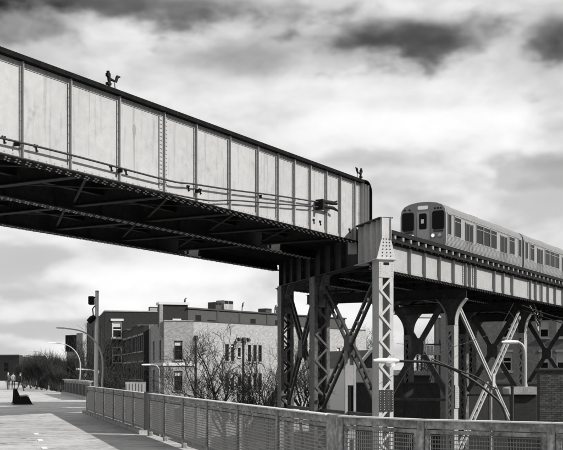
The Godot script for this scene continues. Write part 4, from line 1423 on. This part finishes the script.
	for x in [6.5, 8.0]:
		var lp := MB.new()
		lp.tube([Vector3(x, 5.35, 0.0), Vector3(x, 5.5, 0.3), Vector3(x, 5.3, 0.42)], [0.05, 0.05, 0.05], 6)
		lp.tube([Vector3(x, 5.45, 0.42), Vector3(x, 5.3, 0.42), Vector3(x, 5.1, 0.42)], [0.12, 0.25, 0.2], 10)
		part("wall_lamp", lp, mats.darkmetal, t, fc)
	# things standing on its roof
	var roof_y := 8.5
	var items := [[5.6, 0.9, 0.9, "small dark louvred rooftop unit on the pale building", mats.darkmetal], [6.9, 1.5, 1.15, "larger pale rooftop cooling unit beside a dark one", mats.pale_wall], [13.9, 1.0, 0.6, "low black rooftop unit in the middle of the roof line", mats.darkmetal], [17.0, 1.0, 1.0, "pale rooftop unit next to the steel portal column", mats.pale_wall]]
	for q in items:
		var u := thing("rooftop_unit", q[3], "rooftop unit", fc * Transform3D(Basis.IDENTITY, Vector3(q[0], roof_y, -2.2)), "units on the pale building's roof")
		var m := MB.new()
		m.span(Vector3(0, 0.15, -1.2), Vector3(q[1], q[2], 0))
		part("housing", m, q[4], u)
		var l := MB.new()
		for k in 2: l.span(Vector3(0.06 + k * q[1] * 0.5, q[2] * 0.68, 0.0), Vector3(q[1] * 0.5 - 0.04 + k * q[1] * 0.5, q[2] - 0.05, 0.02))
		part("louvre", l, mats.blackpaint, u)
		var ft := MB.new()
		for x in [0.05, q[1] - 0.15]: ft.span(Vector3(x, 0, -1.1), Vector3(x + 0.1, 0.15, -0.1))
		part("foot", ft, mats.darkmetal, u)
	for q in [[0.6, "thin bent vent pipe at the near end of the dark upper storey"], [9.6, "thin bent vent pipe right of the cooling units"], [15.2, "slim vent pipe beside the low black rooftop unit"], [16.2, "slim vent pipe left of the last pale rooftop unit"]]:
		var u := thing("vent_pipe", q[1], "vent pipe", fc * Transform3D(Basis.IDENTITY, Vector3(q[0], roof_y, -2.0)), "vent pipes on the pale building's roof")
		var m := MB.new()
		m.tube([Vector3(0, 0, 0), Vector3(0.02, 0.45, 0), Vector3(0.12, 0.7, 0), Vector3(0.16, 0.95, 0), Vector3(0.36, 1.05, 0)], [0.05, 0.05, 0.11, 0.07, 0.05], 6)
		part("pipe", m, mats.darkmetal, u)
		var fl := MB.new()
		fl.box(Vector3(0, 0.02, 0), Vector3(0.3, 0.04, 0.3))
		part("flashing", fl, mats.galv, u)

func box_building(called: String, label: String, a: Vector2, b: Vector2, depth: float, top: float, holes: Array, pm, opts := {}) -> Node3D:
	var t := thing(called, label, "building", Transform3D.IDENTITY, opts.get("group", ""))
	var f := facing(a, b)
	var w := a.distance_to(b)
	wall(t, f, w, STREET, top, holes, pm, opts)
	var m := MB.new()
	m.span(Vector3(0.002, STREET, -depth), Vector3(0.35, top, -0.36))
	m.span(Vector3(w - 0.35, STREET, -depth), Vector3(w - 0.002, top, -0.36))
	m.span(Vector3(0.36, STREET, -depth), Vector3(w - 0.36, top, -depth + 0.35))
	part("side_wall", m, pm, t, f)
	var r := MB.new()
	r.span(Vector3(0.36, top - 0.6, -depth + 0.36), Vector3(w - 0.36, top - 0.4, -0.42))
	part("roof", r, mats.roof, t, f)
	var c := MB.new()
	c.span(Vector3(-0.05, top + 0.006, -0.42), Vector3(w + 0.05, top + 0.16, 0.08))
	c.span(Vector3(-0.05, top + 0.006, -depth), Vector3(0.4, top + 0.16, -0.43))
	c.span(Vector3(w - 0.4, top + 0.006, -depth), Vector3(w + 0.05, top + 0.16, -0.43))
	part("coping", c, opts.get("coping", mats.stone), t, f)
	return t

func build_other_buildings() -> void:
	# tall dark block behind the row
	var t := box_building("apartment_block", "dark brick apartment block with a pale cornice and one pale-framed balcony window", Vector2(-23.6, 140.0), Vector2(-14.5, 142.0), 22.0, 9.9, [[1.0, 2.3, 6.4, 8.6, 0.35], [4.5, 5.5, 6.6, 8.3], [1.0, 2.3, 3.0, 5.2], [4.5, 5.5, 3.2, 5.0], [1.0, 2.3, -0.4, 1.8]], mats.dark_brick, {"frame": mats.white_trim, "fw": 0.14})
	var bl := MB.new()
	var fb := facing(Vector2(-23.6, 140.0), Vector2(-14.5, 142.0))
	bl.span(Vector3(0.8, 8.65, 0.0), Vector3(2.5, 8.95, 0.1))
	bl.span(Vector3(0.8, 6.2, 0.0), Vector3(2.5, 6.4, 0.5))
	part("window_surround", bl, mats.white_trim, t, fb)
	var lf := facing(Vector2(-31.2, 168.0), Vector2(-23.65, 140.1))
	var hl := []
	for k in 6:
		for r in [6.4, 3.0, -0.4]: hl.append([1.5 + k * 4.4, 3.0 + k * 4.4, r, r + 1.8])
	var lw := wall(t, lf, 28.8, STREET, 9.7, hl, mats.dark_brick, {"frame": mats.stone})
	lw.set_meta("label", "receding left flank")
	var rv := thing("rooftop_unit", "small dark rooftop unit on the dark apartment block", "rooftop unit", fb * Transform3D(Basis.IDENTITY, Vector3(6.2, 9.3, -3.0)))
	var um := MB.new()
	um.span(Vector3(0, 0, -1), Vector3(1.2, 1.5, 0))
	part("housing", um, mats.darkmetal, rv)
	var ul := MB.new()
	ul.span(Vector3(0.1, 0.9, 0), Vector3(1.1, 1.35, 0.03))
	part("louvre", ul, mats.galv, rv)
	# row of townhouses, receding
	var a := Vector2(-24.1, 151.0)
	var b := Vector2(-15.4, 117.5)
	var n := 6
	for i in n:
		var p0 := a.lerp(b, float(i) / n)
		var p1 := a.lerp(b, (i + 0.985) / n)
		var w := p0.distance_to(p1)
		var holes := []
		for r in [[4.2, 6.0], [1.0, 2.9], [-2.3, -0.4]]:
			holes.append([0.7, 1.7, r[0], r[1]])
			holes.append([2.3, 3.3, r[0], r[1]])
			holes.append([3.9, 4.9, r[0], r[1]])
		var ord: String = ["farthest", "second farthest", "third farthest", "third nearest", "second nearest", "nearest"][i]
		box_building("townhouse", "%s dark townhouse of the receding row with pale window trim" % ord, p0, p1, 9.0, 6.9 + [0.25, 0.0, 0.3, 0.05, 0.35, 0.1][i], holes, mats.dark_brick, {"sill": mats.stone, "frame": mats.stone, "fw": 0.16, "group": "townhouses in the row", "coping": mats.roof})
	# pale building with a black penthouse
	var pb := box_building("loft_building", "distant pale building with a black rooftop box above the trees", Vector2(-35.2, 172.0), Vector2(-32.0, 170.0), 12.0, 5.2, [[0.6, 1.5, 2.6, 4.0], [2.2, 3.1, 2.6, 4.0]], mats.pale_wall)
	var bx := MB.new()
	bx.span(Vector3(-0.2, 5.2, -6), Vector3(2.2, 7.9, 0.1))
	part("penthouse", bx, mats.blackpaint, pb, facing(Vector2(-35.2, 172.0), Vector2(-32.0, 170.0)))
	var bx2 := MB.new()
	bx2.span(Vector3(2.25, 5.2, -6), Vector3(3.6, 8.2, 0.1))
	part("stair_tower", bx2, mats.pale_wall, pb, facing(Vector2(-35.2, 172.0), Vector2(-32.0, 170.0)))
	# far street at the left edge
	box_building("flat_block", "dark distant block at the left edge of the frame", Vector2(-66.0, 232.0), Vector2(-57.5, 230.0), 14.0, 5.6, [[2.0, 3.2, 2.0, 4.0], [5.0, 6.2, 2.0, 4.0]], mats.dark_brick)
	box_building("flat_block", "low distant block with a lighter parapet left of the shrubs", Vector2(-57.0, 238.0), Vector2(-50.5, 236.0), 12.0, 4.4, [[1.0, 2.2, 1.6, 3.2], [3.6, 4.8, 1.6, 3.2]], mats.dark_brick)
	box_building("flat_block", "small far grey block just left of the bare shrubs", Vector2(-61.0, 290.0), Vector2(-52.0, 288.0), 12.0, 4.0, [[1.5, 3.0, 1.4, 3.0]], mats.mid_brick)
	# brick flats behind the viaduct
	var fa := Vector2(14.2, 97.0)
	var f2 := Vector2(34.5, 93.4)
	var holes2 := []
	for x in [2.15, 6.1, 9.4, 10.9, 14.5]:
		for r in [[4.9, 6.55], [1.85, 3.6], [-1.3, 0.5]]:
			holes2.append([x, x + (1.25 if x == 2.15 else 0.85), r[0], r[1], 0.55 if (x == 9.4 or x == 10.9) else 0.3])
	var fl := box_building("brick_flats", "grey brick flats with pale-framed windows seen through the viaduct legs", fa, f2, 14.0, 8.6, holes2, mats.mid_brick, {"frame": mats.white_trim, "fw": 0.11, "sill": mats.stone})
	# rear porches hung on the left flank
	var pt := thing("rear_porch", "pale wooden rear porch attached left of the grey brick flats", "porch", facing(Vector2(11.6, 92.0), Vector2(14.4, 92.5)))
	for q in [[6.7, 1.0], [3.4, 0.95]]:
		var dk := MB.new()
		dk.span(Vector3(0, q[0] - 0.12, -1.6), Vector3(2.5, q[0], 0))
		part("deck", dk, mats.white_trim if q[0] > 5 else mats.galv, pt)
		for k in 8:
			var bt := MB.new()
			bt.span(Vector3(0.02 + k * 0.3, q[0] + 0.004, -0.08), Vector3(0.28 + k * 0.3, q[0] + q[1] * 0.75, -0.03))
			part("board", bt, mats.white_trim if q[0] > 5 else mats.galv, pt)
		var rl := MB.new()
		rl.span(Vector3(0, q[0] + q[1] * 0.78, -0.12), Vector3(2.5, q[0] + q[1] * 0.93, 0.0))
		part("rail", rl, mats.darkmetal, pt)
	for x in [2.35]:
		for z in [-0.2, -1.4]:
			var ps := MB.new()
			ps.span(Vector3(x, STREET, z - 0.09), Vector3(x + 0.14, 8.0, z + 0.09))
			part("post", ps, mats.darkmetal, pt)
	var lo := MB.new()
	for z in [-0.2, -1.4]: lo.span(Vector3(0.7, STREET, z - 0.09), Vector3(0.84, 3.28, z + 0.09))
	part("post", lo, mats.darkmetal, pt)
	# little gabled house under the portal
	var hs := thing("gabled_house", "small white gabled house seen below the portal brace", "house", facing(Vector2(7.6, 108.0), Vector2(11.2, 110.0)))
	wall(hs, Transform3D.IDENTITY, 4.1, STREET, 2.2, [[1.0, 1.7, 1.2, 1.95], [2.6, 3.3, 1.2, 1.95], [1.0, 1.7, -2.0, -0.6], [2.6, 3.3, -2.0, -0.6]], mats.white_trim)
	var sw := MB.new()
	sw.span(Vector3(0.002, STREET, -9), Vector3(0.2, 2.2, -0.36))
	sw.span(Vector3(3.9, STREET, -9), Vector3(4.098, 2.2, -0.36))
	sw.span(Vector3(0.21, STREET, -9), Vector3(3.89, 2.2, -8.8))
	part("side_wall", sw, mats.white_trim, hs)
	var gb := MB.new()
	gb.prism(PackedVector2Array([Vector2(-0.1, 2.21), Vector2(4.2, 2.21), Vector2(2.05, 4.1)]), Transform3D(Basis.IDENTITY, Vector3(0, 0, -9)), 8.9)
	part("roof", gb, mats.roof, hs)
	var gt := MB.new()
	gt.prism(PackedVector2Array([Vector2(-0.3, 2.0), Vector2(0.0, 2.0), Vector2(2.05, 4.0), Vector2(4.1, 2.0), Vector2(4.4, 2.0), Vector2(2.05, 4.4)]), Transform3D(Basis.IDENTITY, Vector3(0, 0, -0.09)), 0.3)
	part("gable_trim", gt, mats.white_trim, hs)
	# dark wall running behind the legs
	var rw := thing("retaining_wall", "long dark concrete wall behind the legs of the viaduct", "wall", facing(Vector2(4.5, 72.0), Vector2(40.0, 76.0)))
	for k in 18:
		var pm := MB.new()
		pm.cham(Vector3(1.0 + k * 1.98, -2.05, 0), Vector3(1.96, 5.9, 0.5), 0.02)
		part("panel", pm, mats.dark_wall, rw)  # dark tone: shade behind the legs put into the colour
	var rc := MB.new()
	rc.span(Vector3(0, 0.905, -0.3), Vector3(35.6, 1.05, 0.3))
	part("coping", rc, mats.dark_wall, rw)
	# a pale-roofed shed behind the wall
	var shd := thing("flat_shed", "low pale-roofed shed behind the dark wall", "shed", facing(Vector2(9.6, 86.0), Vector2(12.2, 86.3)))
	var sm := MB.new()
	sm.span(Vector3(0, STREET, -5), Vector3(2.6, 1.5, 0))
	part("wall", sm, mats.dark_wall, shd)
	var sr := MB.new()
	sr.prism(PackedVector2Array([Vector2(-0.2, 1.51), Vector2(2.8, 1.51), Vector2(2.5, 1.85), Vector2(0.3, 1.95)]), Transform3D(Basis.IDENTITY, Vector3(0, 0, -5.1)), 5.3)
	part("roof", sr, mats.pale_wall, shd)

func build_foreground_masonry() -> void:
	# brick wall at the right edge: single bricks
	var t := thing("brick_wall", "dark brick wall end with a coping at the right edge behind the fence", "wall", fr(P(9.36, 0, 38.0), 0))
	var core := MB.new()
	core.span(Vector3(0.012, STREET, -0.5), Vector3(2.7, 1.78, -0.012))
	part("mortar", core, mats.mortar, t)
	var cp := MB.new()
	cp.cham(Vector3(1.35, 1.83, -0.25), Vector3(0.62, 0.1, 2.8), 0.015, Basis(Vector3(0, 0, 1), Vector3.UP, Vector3(-1, 0, 0)))
	part("coping", cp, mats.dark_wall, t)
	var full := MB.new()
	full.cham(Vector3.ZERO, Vector3(0.205, 0.064, 0.1), 0.006)
	var fm := full.mesh()
	var half := MB.new()
	half.cham(Vector3.ZERO, Vector3(0.1, 0.064, 0.1), 0.006)
	var hm := half.mesh()
	var rng := RandomNumberGenerator.new()
	rng.seed = 9
	for r in 27:
		var y := 1.74 - r * 0.075
		var x := 0.0
		var k := 0
		while x < 2.3:
			var small: bool = r % 2 == 1 and k == 0
			var w := 0.1 if small else 0.205
			part("brick", hm if small else fm, mats["brick%d" % rng.randi_range(0, 2)], t, Transform3D(Basis.IDENTITY, Vector3(x + w * 0.5, y, -0.05 + rng.randf_range(-0.003, 0.004))))
			x += w + 0.01
			k += 1
	# stone-capped pier beside it
	var p := thing("stone_capped_pier", "dark brick pier with a pale stone cap left of the brick wall", "pier", fr(P(9.2, 0, 42.0), 0))
	var sh := MB.new()
	sh.span(Vector3(0.12, STREET, -0.9), Vector3(0.98, 0.84, 0))
	part("shaft", sh, mats.dark_brick, p)
	var cap := MB.new()
	cap.prism(PackedVector2Array([Vector2(-0.1, 0.845), Vector2(1.12, 0.845), Vector2(1.12, 1.08), Vector2(1.06, 1.14), Vector2(0.02, 1.14), Vector2(-0.16, 1.08)]), Transform3D(Basis.IDENTITY, Vector3(0, 0, -1.0)), 1.15)
	part("cap", cap, mats.stone, p)
	var bp := thing("bollard_post", "short black post standing in front of the stone-capped pier", "post", fr(P(9.02, STREET, 41.0), 0))
	var bm := MB.new()
	bm.tube([Vector3(0, 0, 0), Vector3(0, 6.12, 0)], [0.07, 0.06], 10)
	part("shaft", bm, mats.cable, bp)
	var bc := MB.new()
	bc.tube([Vector3(0, 6.12, 0), Vector3(0, 6.2, 0)], [0.085, 0.05], 10)
	part("cap", bc, mats.cable, bp)
	# louvred box standing on a low roof beyond the fence
	var lb := thing("louvred_box", "pale louvred cabinet beyond the fence below the dark townhouses", "cabinet", fr(P(-10.4, STREET, 70.0), 10))
	var m := MB.new()
	m.span(Vector3(0, 0, -1), Vector3(1.35, 6.1, 0))
	part("housing", m, mats.pale_wall, lb)
	for k in 6:
		var l := MB.new()
		l.span(Vector3(0.06 + k * 0.21, 5.3, 0), Vector3(0.2 + k * 0.21, 6.0, 0.04))
		part("slat", l, mats.galv, lb)

# ------------------------------------------------------------------ bare trees
func grow(tr: MB, tw: MB, p: Vector3, d: Vector3, l: float, r: float, lev: int, maxlev: int, rng: RandomNumberGenerator, spread: float) -> void:
	var pts := [p]
	var rad := [r]
	var dd := d
	var n := 4 if lev < 2 else 3
	for i in n:
		dd = (dd + Vector3(rng.randf_range(-1, 1), rng.randf_range(-0.4, 0.7), rng.randf_range(-1, 1)) * (0.10 if lev == 0 else 0.2)).normalized()
		pts.append(pts[-1] + dd * l / n)
		rad.append(lerp(r, r * 0.45, float(i + 1) / n))
	var mm := tr if lev < 2 else tw
	mm.tube(pts, rad, 6 if lev < 2 else 3, false)
	if lev >= maxlev: return
	var kids := rng.randi_range(5, 7) if lev < 2 else rng.randi_range(3, 5)
	for k in kids:
		var f: float = lerp(0.30 if lev > 0 else 0.38, 1.0, float(k + 1) / kids)
		var idx: int = clampi(int(f * n), 1, n)
		var q: Vector3 = pts[idx - 1].lerp(pts[idx], f * n - (idx - 1) if idx < n + 1 else 1.0)
		var a := rng.randf() * TAU
		var side := dd.cross(Vector3(cos(a), 0.3, sin(a))).normalized()
		var nd := (dd * rng.randf_range(0.5, 1.0) + side * spread * rng.randf_range(0.6, 1.2) + Vector3(0, 0.22, 0)).normalized()
		grow(tr, tw, q, nd, l * rng.randf_range(0.55, 0.8), maxf(r * rng.randf_range(0.40, 0.58), 0.017), lev + 1, maxlev, rng, spread)

func make_tree(called: String, label: String, category: String, sd: int, h: float, stems: int, maxlev: int, spread: float, r: float) -> Node3D:
	var t := thing(called, label, category)
	t.set_meta("kindname", called)
	var rng := RandomNumberGenerator.new()
	rng.seed = sd
	var a := MB.new()
	var b := MB.new()
	for k in stems:
		var ang := TAU * k / stems + rng.randf()
		var lean := 0.0 if stems == 1 else rng.randf_range(0.15, 0.45)
		var o := Vector3(cos(ang), 0, sin(ang))
		grow(a, b, o * (0.0 if stems == 1 else 0.12), (Vector3.UP + o * lean).normalized(), h * 0.42 * rng.randf_range(0.85, 1.1), r, 0, maxlev, rng, spread)
	part("trunk", a, mats.bark, t)
	part("crown", b, mats.twig, t)
	return t

func build_trees() -> void:
	var at := func(px: float, d: float, y: float, s: float, turn: float) -> Transform3D:
		return Transform3D(Basis(Vector3.UP, turn).scaled(Vector3(s, s, s)), P((px - 281.0) / 1050.0 * d, y, d))
	var A := make_tree("bare_tree", "wide bare tree in front of the pale brick building", "tree", 31, 10.4, 1, 5, 0.78, 0.26)
	A.transform = at.call(226.0, 76.0, STREET, 0.84, 0.4)
	A.set_meta("group", "bare winter trees")
	var B := make_tree("bare_tree", "bare tree just left of the steel portal", "tree", 57, 9.4, 1, 4, 0.62, 0.15)
	B.transform = at.call(266.0, 82.0, STREET, 0.95, 2.0)
	B.set_meta("group", "bare winter trees")
	var g := "bare winter trees"
	copy(B, at.call(104.0, 88.0, STREET, 1.02, 1.1), "tall bare tree behind the pale signal pole", g)
	copy(A, at.call(86.0, 105.0, STREET, 0.95, 3.0), "bare tree left of the pale signal pole", g)
	copy(B, at.call(120.0, 96.0, STREET, 0.66, 4.4), "bare tree in front of the dark townhouses", g)
	copy(A, at.call(302.0, 95.0, STREET, 0.85, 5.2), "bare tree seen between the portal's back columns", g)
	copy(B, at.call(70.0, 120.0, STREET, 1.15, 0.2), "bare tree above the short far fence", g)
	copy(A, at.call(362.0, 150.0, STREET, 1.1, 1.9), "far bare tree above the gabled house", g)
	copy(B, at.call(429.0, 140.0, STREET, 1.25, 2.9), "far bare tree beside the rear porch", g)
	copy(B, at.call(248.0, 70.0, STREET, 0.8, 3.7), "small bare tree below the wall lamps of the pale building", g)
	# dense leafless shrubs along the far path
	var S := make_tree("bare_shrub", "dense leafless shrub at the left end of the hedge", "shrub", 91, 4.2, 8, 3, 0.34, 0.035)
	S.transform = at.call(24.0, 118.0, 0.0, 0.7, 0.0)
	var gg := "leafless shrubs along the far path"
	S.set_meta("group", gg)
	var T := make_tree("bare_shrub", "tall leafless shrub beside the third arched lamp", "shrub", 93, 4.8, 9, 3, 0.30, 0.035)
	T.transform = at.call(36.0, 110.0, 0.0, 0.75, 1.0)
	T.set_meta("group", gg)
	var spots := [[30.0, 114.0, 0.85, "second leafless shrub from the left in the thicket's front row"], [41.0, 105.0, 0.95, "leafless shrub just right of the third arched lamp"], [46.0, 102.0, 0.72, "low leafless shrub midway along the thicket's front row"], [51.0, 99.0, 1.0, "leafless shrub third from the short far fence, front row"], [56.0, 96.0, 0.8, "leafless shrub second from the short far fence, front row"], [60.5, 93.0, 0.68, "leafless shrub touching the left end of the short far fence"],
		[33.0, 125.0, 1.3, "second leafless shrub from the left in the thicket's back row"], [44.0, 118.0, 1.12, "third leafless shrub from the left in the thicket's back row"], [54.0, 108.0, 1.15, "fourth leafless shrub from the left in the thicket's back row"], [63.0, 104.0, 0.95, "leafless shrub behind the left end of the short far fence"], [26.0, 130.0, 0.95, "leftmost leafless shrub of the thicket's back row"], [66.0, 112.0, 1.2, "tall leafless shrub farthest right behind the short far fence"]]
	for i in spots.size():
		var q: Transform3D = at.call(spots[i][0], spots[i][1], 0.0, spots[i][2] * 0.74, i * 1.3)
		q.basis = q.basis * Basis.from_scale(Vector3(0.85, 1.0 + 0.12 * sin(i * 2.1), 0.85))
		copy(S if i % 2 == 0 else T, q, spots[i][3], gg)

# ------------------------------------------------------------------ bench and people
func build_bench() -> void:
	var t := thing("path_bench", "black slatted bench with solid ends standing on the footpath", "bench", fr(P(-14.1, 0, 57.0), 16.2))
	var prof := PackedVector2Array([Vector2(-0.46, 0.04), Vector2(0.52, 0.04), Vector2(0.30, 0.46), Vector2(-0.12, 0.42), Vector2(-0.30, 0.86), Vector2(-0.40, 0.84), Vector2(-0.42, 0.4)])
	for z in [0.7, -1.75]:
		var m := MB.new()
		m.prism(prof, Transform3D(Basis.IDENTITY, Vector3(0, 0, z)), 0.08)
		part("end_panel", m, mats.blackpaint, t)
	for k in 5:
		var s := MB.new()
		s.cham(Vector3(-0.08 + k * 0.09, 0.45 + k * 0.010, -0.5), Vector3(0.07, 0.035, 2.5), 0.006)
		part("seat_slat", s, mats.galv, t)
	for k in 4:
		var s := MB.new()
		s.cham(Vector3(-0.17 - k * 0.045, 0.50 + k * 0.11, -0.5), Vector3(0.035, 0.085, 2.5), 0.006)
		part("back_slat", s, mats.galv, t)
	var f := MB.new()
	f.box(Vector3(0.03, 0.02, 0.74), Vector3(1.1, 0.04, 0.14))
	f.box(Vector3(0.03, 0.02, -1.71), Vector3(1.1, 0.04, 0.14))
	f.box(Vector3(0.0, 0.2, -0.5), Vector3(0.06, 0.06, 2.4))
	part("foot", f, mats.darkmetal, t)

# a body as one surface: smooth union of tapered capsules, meshed as surface nets
func body_mesh(bones: Array, cell: float, tone: Callable) -> MB:
	var lo := Vector3(1e9, 1e9, 1e9)
	var hi := -lo
	for b in bones:
		for k in 2:
			var r: float = b[2 + k] + 0.08
			lo = lo.min(b[k] - Vector3(r, r, r)); hi = hi.max(b[k] + Vector3(r, r, r))
	var nx := int((hi.x - lo.x) / cell) + 2
	var ny := int((hi.y - lo.y) / cell) + 2
	var nz := int((hi.z - lo.z) / cell) + 2
	var f := PackedFloat32Array()
	f.resize(nx * ny * nz)
	for k in nz:
		for j in ny:
			for i in nx:
				var p := lo + Vector3(i, j, k) * cell
				var acc := 1e3
				for b in bones:
					var ab: Vector3 = b[1] - b[0]
					var h: float = clampf((p - b[0]).dot(ab) / ab.length_squared(), 0.0, 1.0)
					var d: float = p.distance_to(b[0] + ab * h) - lerpf(b[2], b[3], h)
					var s := 0.03
					var q := clampf(0.5 + 0.5 * (acc - d) / s, 0.0, 1.0)
					acc = lerpf(acc, d, q) - s * q * (1.0 - q)
				f[(k * ny + j) * nx + i] = acc
	var vid := {}
	var m := MB.new()
	var pos := {}
	for k in nz - 1:
		for j in ny - 1:
			for i in nx - 1:
				var base := (k * ny + j) * nx + i
				var sum := Vector3.ZERO
				var cnt := 0
				for e in [[0, 0, 0, 1, 0, 0], [0, 0, 0, 0, 1, 0], [0, 0, 0, 0, 0, 1], [1, 0, 0, 1, 1, 0], [1, 0, 0, 1, 0, 1], [0, 1, 0, 1, 1, 0], [0, 1, 0, 0, 1, 1], [0, 0, 1, 1, 0, 1], [0, 0, 1, 0, 1, 1], [1, 1, 0, 1, 1, 1], [1, 0, 1, 1, 1, 1], [0, 1, 1, 1, 1, 1]]:
					var fa := f[base + e[0] + e[1] * nx + e[2] * nx * ny]
					var fb := f[base + e[3] + e[4] * nx + e[5] * nx * ny]
					if (fa < 0.0) != (fb < 0.0):
						var u := fa / (fa - fb)
						sum += Vector3(e[0], e[1], e[2]).lerp(Vector3(e[3], e[4], e[5]), u)
						cnt += 1
				if cnt > 0: pos[base] = lo + (Vector3(i, j, k) + sum / cnt) * cell
	var grad := func(p: Vector3) -> Vector3:
		var q := (p - lo) / cell
		var i := clampi(int(q.x), 1, nx - 3)
		var j := clampi(int(q.y), 1, ny - 3)
		var k := clampi(int(q.z), 1, nz - 3)
		var o := (k * ny + j) * nx + i
		return Vector3(f[o + 2] + f[o + 1] - f[o] - f[o - 1], f[o + 2 * nx] + f[o + nx] - f[o] - f[o - nx], f[o + 2 * nx * ny] + f[o + nx * ny] - f[o] - f[o - nx * ny]).normalized()
	var strides := [1, nx, nx * ny]
	for k in range(1, nz - 1):
		for j in range(1, ny - 1):
			for i in range(1, nx - 1):
				var o := (k * ny + j) * nx + i
				for ax in 3:
					if (f[o] < 0.0) == (f[o + strides[ax]] < 0.0): continue
					var s1: int = strides[(ax + 1) % 3]
					var s2: int = strides[(ax + 2) % 3]
					var ids := [o, o - s1, o - s1 - s2, o - s2]
					var ok := true
					for id in ids:
						if not pos.has(id): ok = false
					if not ok: continue
					var q := []
					var nn := []
					for id in ids: q.append(pos[id]); nn.append(grad.call(pos[id]))
					m.sm(q[0], q[1], q[2], nn[0], nn[1], nn[2])
					m.sm(q[0], q[2], q[3], nn[0], nn[2], nn[3])
	for p in m.v:
		var g: float = tone.call(p)
		m.c.append(Color(g, g, g))
	return m

func build_people() -> void:
	var defs := [
		[7.5, 108.0, 20.0, 0.07, "person in a dark coat walking on the path left of the shrubs", 0.05, 0.03],
		[12.6, 114.0, 200.0, -0.05, "person in a light jacket beside the dark-coated walkers", 0.35, 0.04],
		[19.5, 98.0, 150.0, 0.07, "person in black clothes closest to the shrubs", 0.02, 0.02]]
	for q in defs:
		var st: float = q[3] * 5.0
		var bones := [
			[Vector3(0, 0.98, 0), Vector3(0, 1.22, 0.01), 0.145, 0.15], [Vector3(-0.1, 1.36, 0), Vector3(0.1, 1.36, 0), 0.11, 0.11], [Vector3(0, 1.2, 0), Vector3(0, 1.36, 0), 0.15, 0.13],
			[Vector3(0, 1.42, 0), Vector3(0, 1.53, 0.01), 0.055, 0.055], [Vector3(0, 1.59, 0.02), Vector3(0, 1.66, 0.0), 0.088, 0.1],
			[Vector3(0, 1.60, 0.1), Vector3(0, 1.575, 0.115), 0.014, 0.018],
			[Vector3(-0.09, 0.95, 0), Vector3(-0.1, 0.5, st * 0.5 + 0.04), 0.095, 0.062], [Vector3(-0.1, 0.5, st * 0.5 + 0.04), Vector3(-0.1, 0.09, st), 0.062, 0.042], [Vector3(-0.1, 0.05, st - 0.04), Vector3(-0.11, 0.04, st + 0.16), 0.048, 0.038],
			[Vector3(0.09, 0.95, 0), Vector3(0.1, 0.5, -st * 0.4 + 0.04), 0.095, 0.062], [Vector3(0.1, 0.5, -st * 0.4 + 0.04), Vector3(0.1, 0.09, -st), 0.062, 0.042], [Vector3(0.1, 0.05, -st - 0.04), Vector3(0.11, 0.04, -st + 0.16), 0.048, 0.038],
			[Vector3(-0.19, 1.37, 0), Vector3(-0.25, 1.08, -st * 0.3), 0.06, 0.048], [Vector3(-0.25, 1.08, -st * 0.3), Vector3(-0.24, 0.84, -st * 0.4 + 0.1), 0.046, 0.034], [Vector3(-0.24, 0.82, -st * 0.4 + 0.1), Vector3(-0.23, 0.72, -st * 0.4 + 0.12), 0.034, 0.028],
			[Vector3(0.19, 1.37, 0), Vector3(0.25, 1.08, st * 0.3), 0.06, 0.048], [Vector3(0.25, 1.08, st * 0.3), Vector3(0.24, 0.84, st * 0.4 + 0.1), 0.046, 0.034], [Vector3(0.24, 0.82, st * 0.4 + 0.1), Vector3(0.23, 0.72, st * 0.4 + 0.12), 0.034, 0.028]]
		var t := thing("person", q[4], "person", fr(P((q[0] - 281.0) / 1050.0 * q[1], 0, q[1]), q[2]), "people on the far path")
		var jacket: float = q[5]
		var legs: float = q[6]
		var m := body_mesh(bones, 0.035, func(p: Vector3) -> float:
			if p.y > 1.47: return 0.38
			if p.y > 0.85 or (absf(p.x) > 0.19 and p.y > 0.80): return jacket
			if absf(p.x) > 0.19: return 0.38
			return legs if p.y > 0.09 else 0.02)
		part("body", m, mats.people, t)
		var h := MB.new()
		h.tube([Vector3(0, 1.60, -0.045), Vector3(0, 1.68, -0.03), Vector3(0, 1.745, -0.015), Vector3(0, 1.775, -0.005)], [0.085, 0.112, 0.085, 0.03], 10)
		part("hair", h, mats.hair, t)

func _ready() -> void:
	setup_view()
	make_textures()
	make_materials()
	VF = fr(P(3.336, 0, 46.09), 59.89)
	BF = fr(P(4.2, 0, 43.5), 16.65)
	build_ground()
	build_span()
	build_portal()
	build_bents()
	build_viaduct()
	make_car("lead train car with dark cab end, lit headlights and destination sign", 14.1, true)
	make_car("second train car following the lead car at the right edge", 14.1 + 14.55, false)
	build_pale_building()
	build_other_buildings()
	build_foreground_masonry()
	build_fences()
	build_lamps()
	build_trees()
	build_bench()
	build_people()
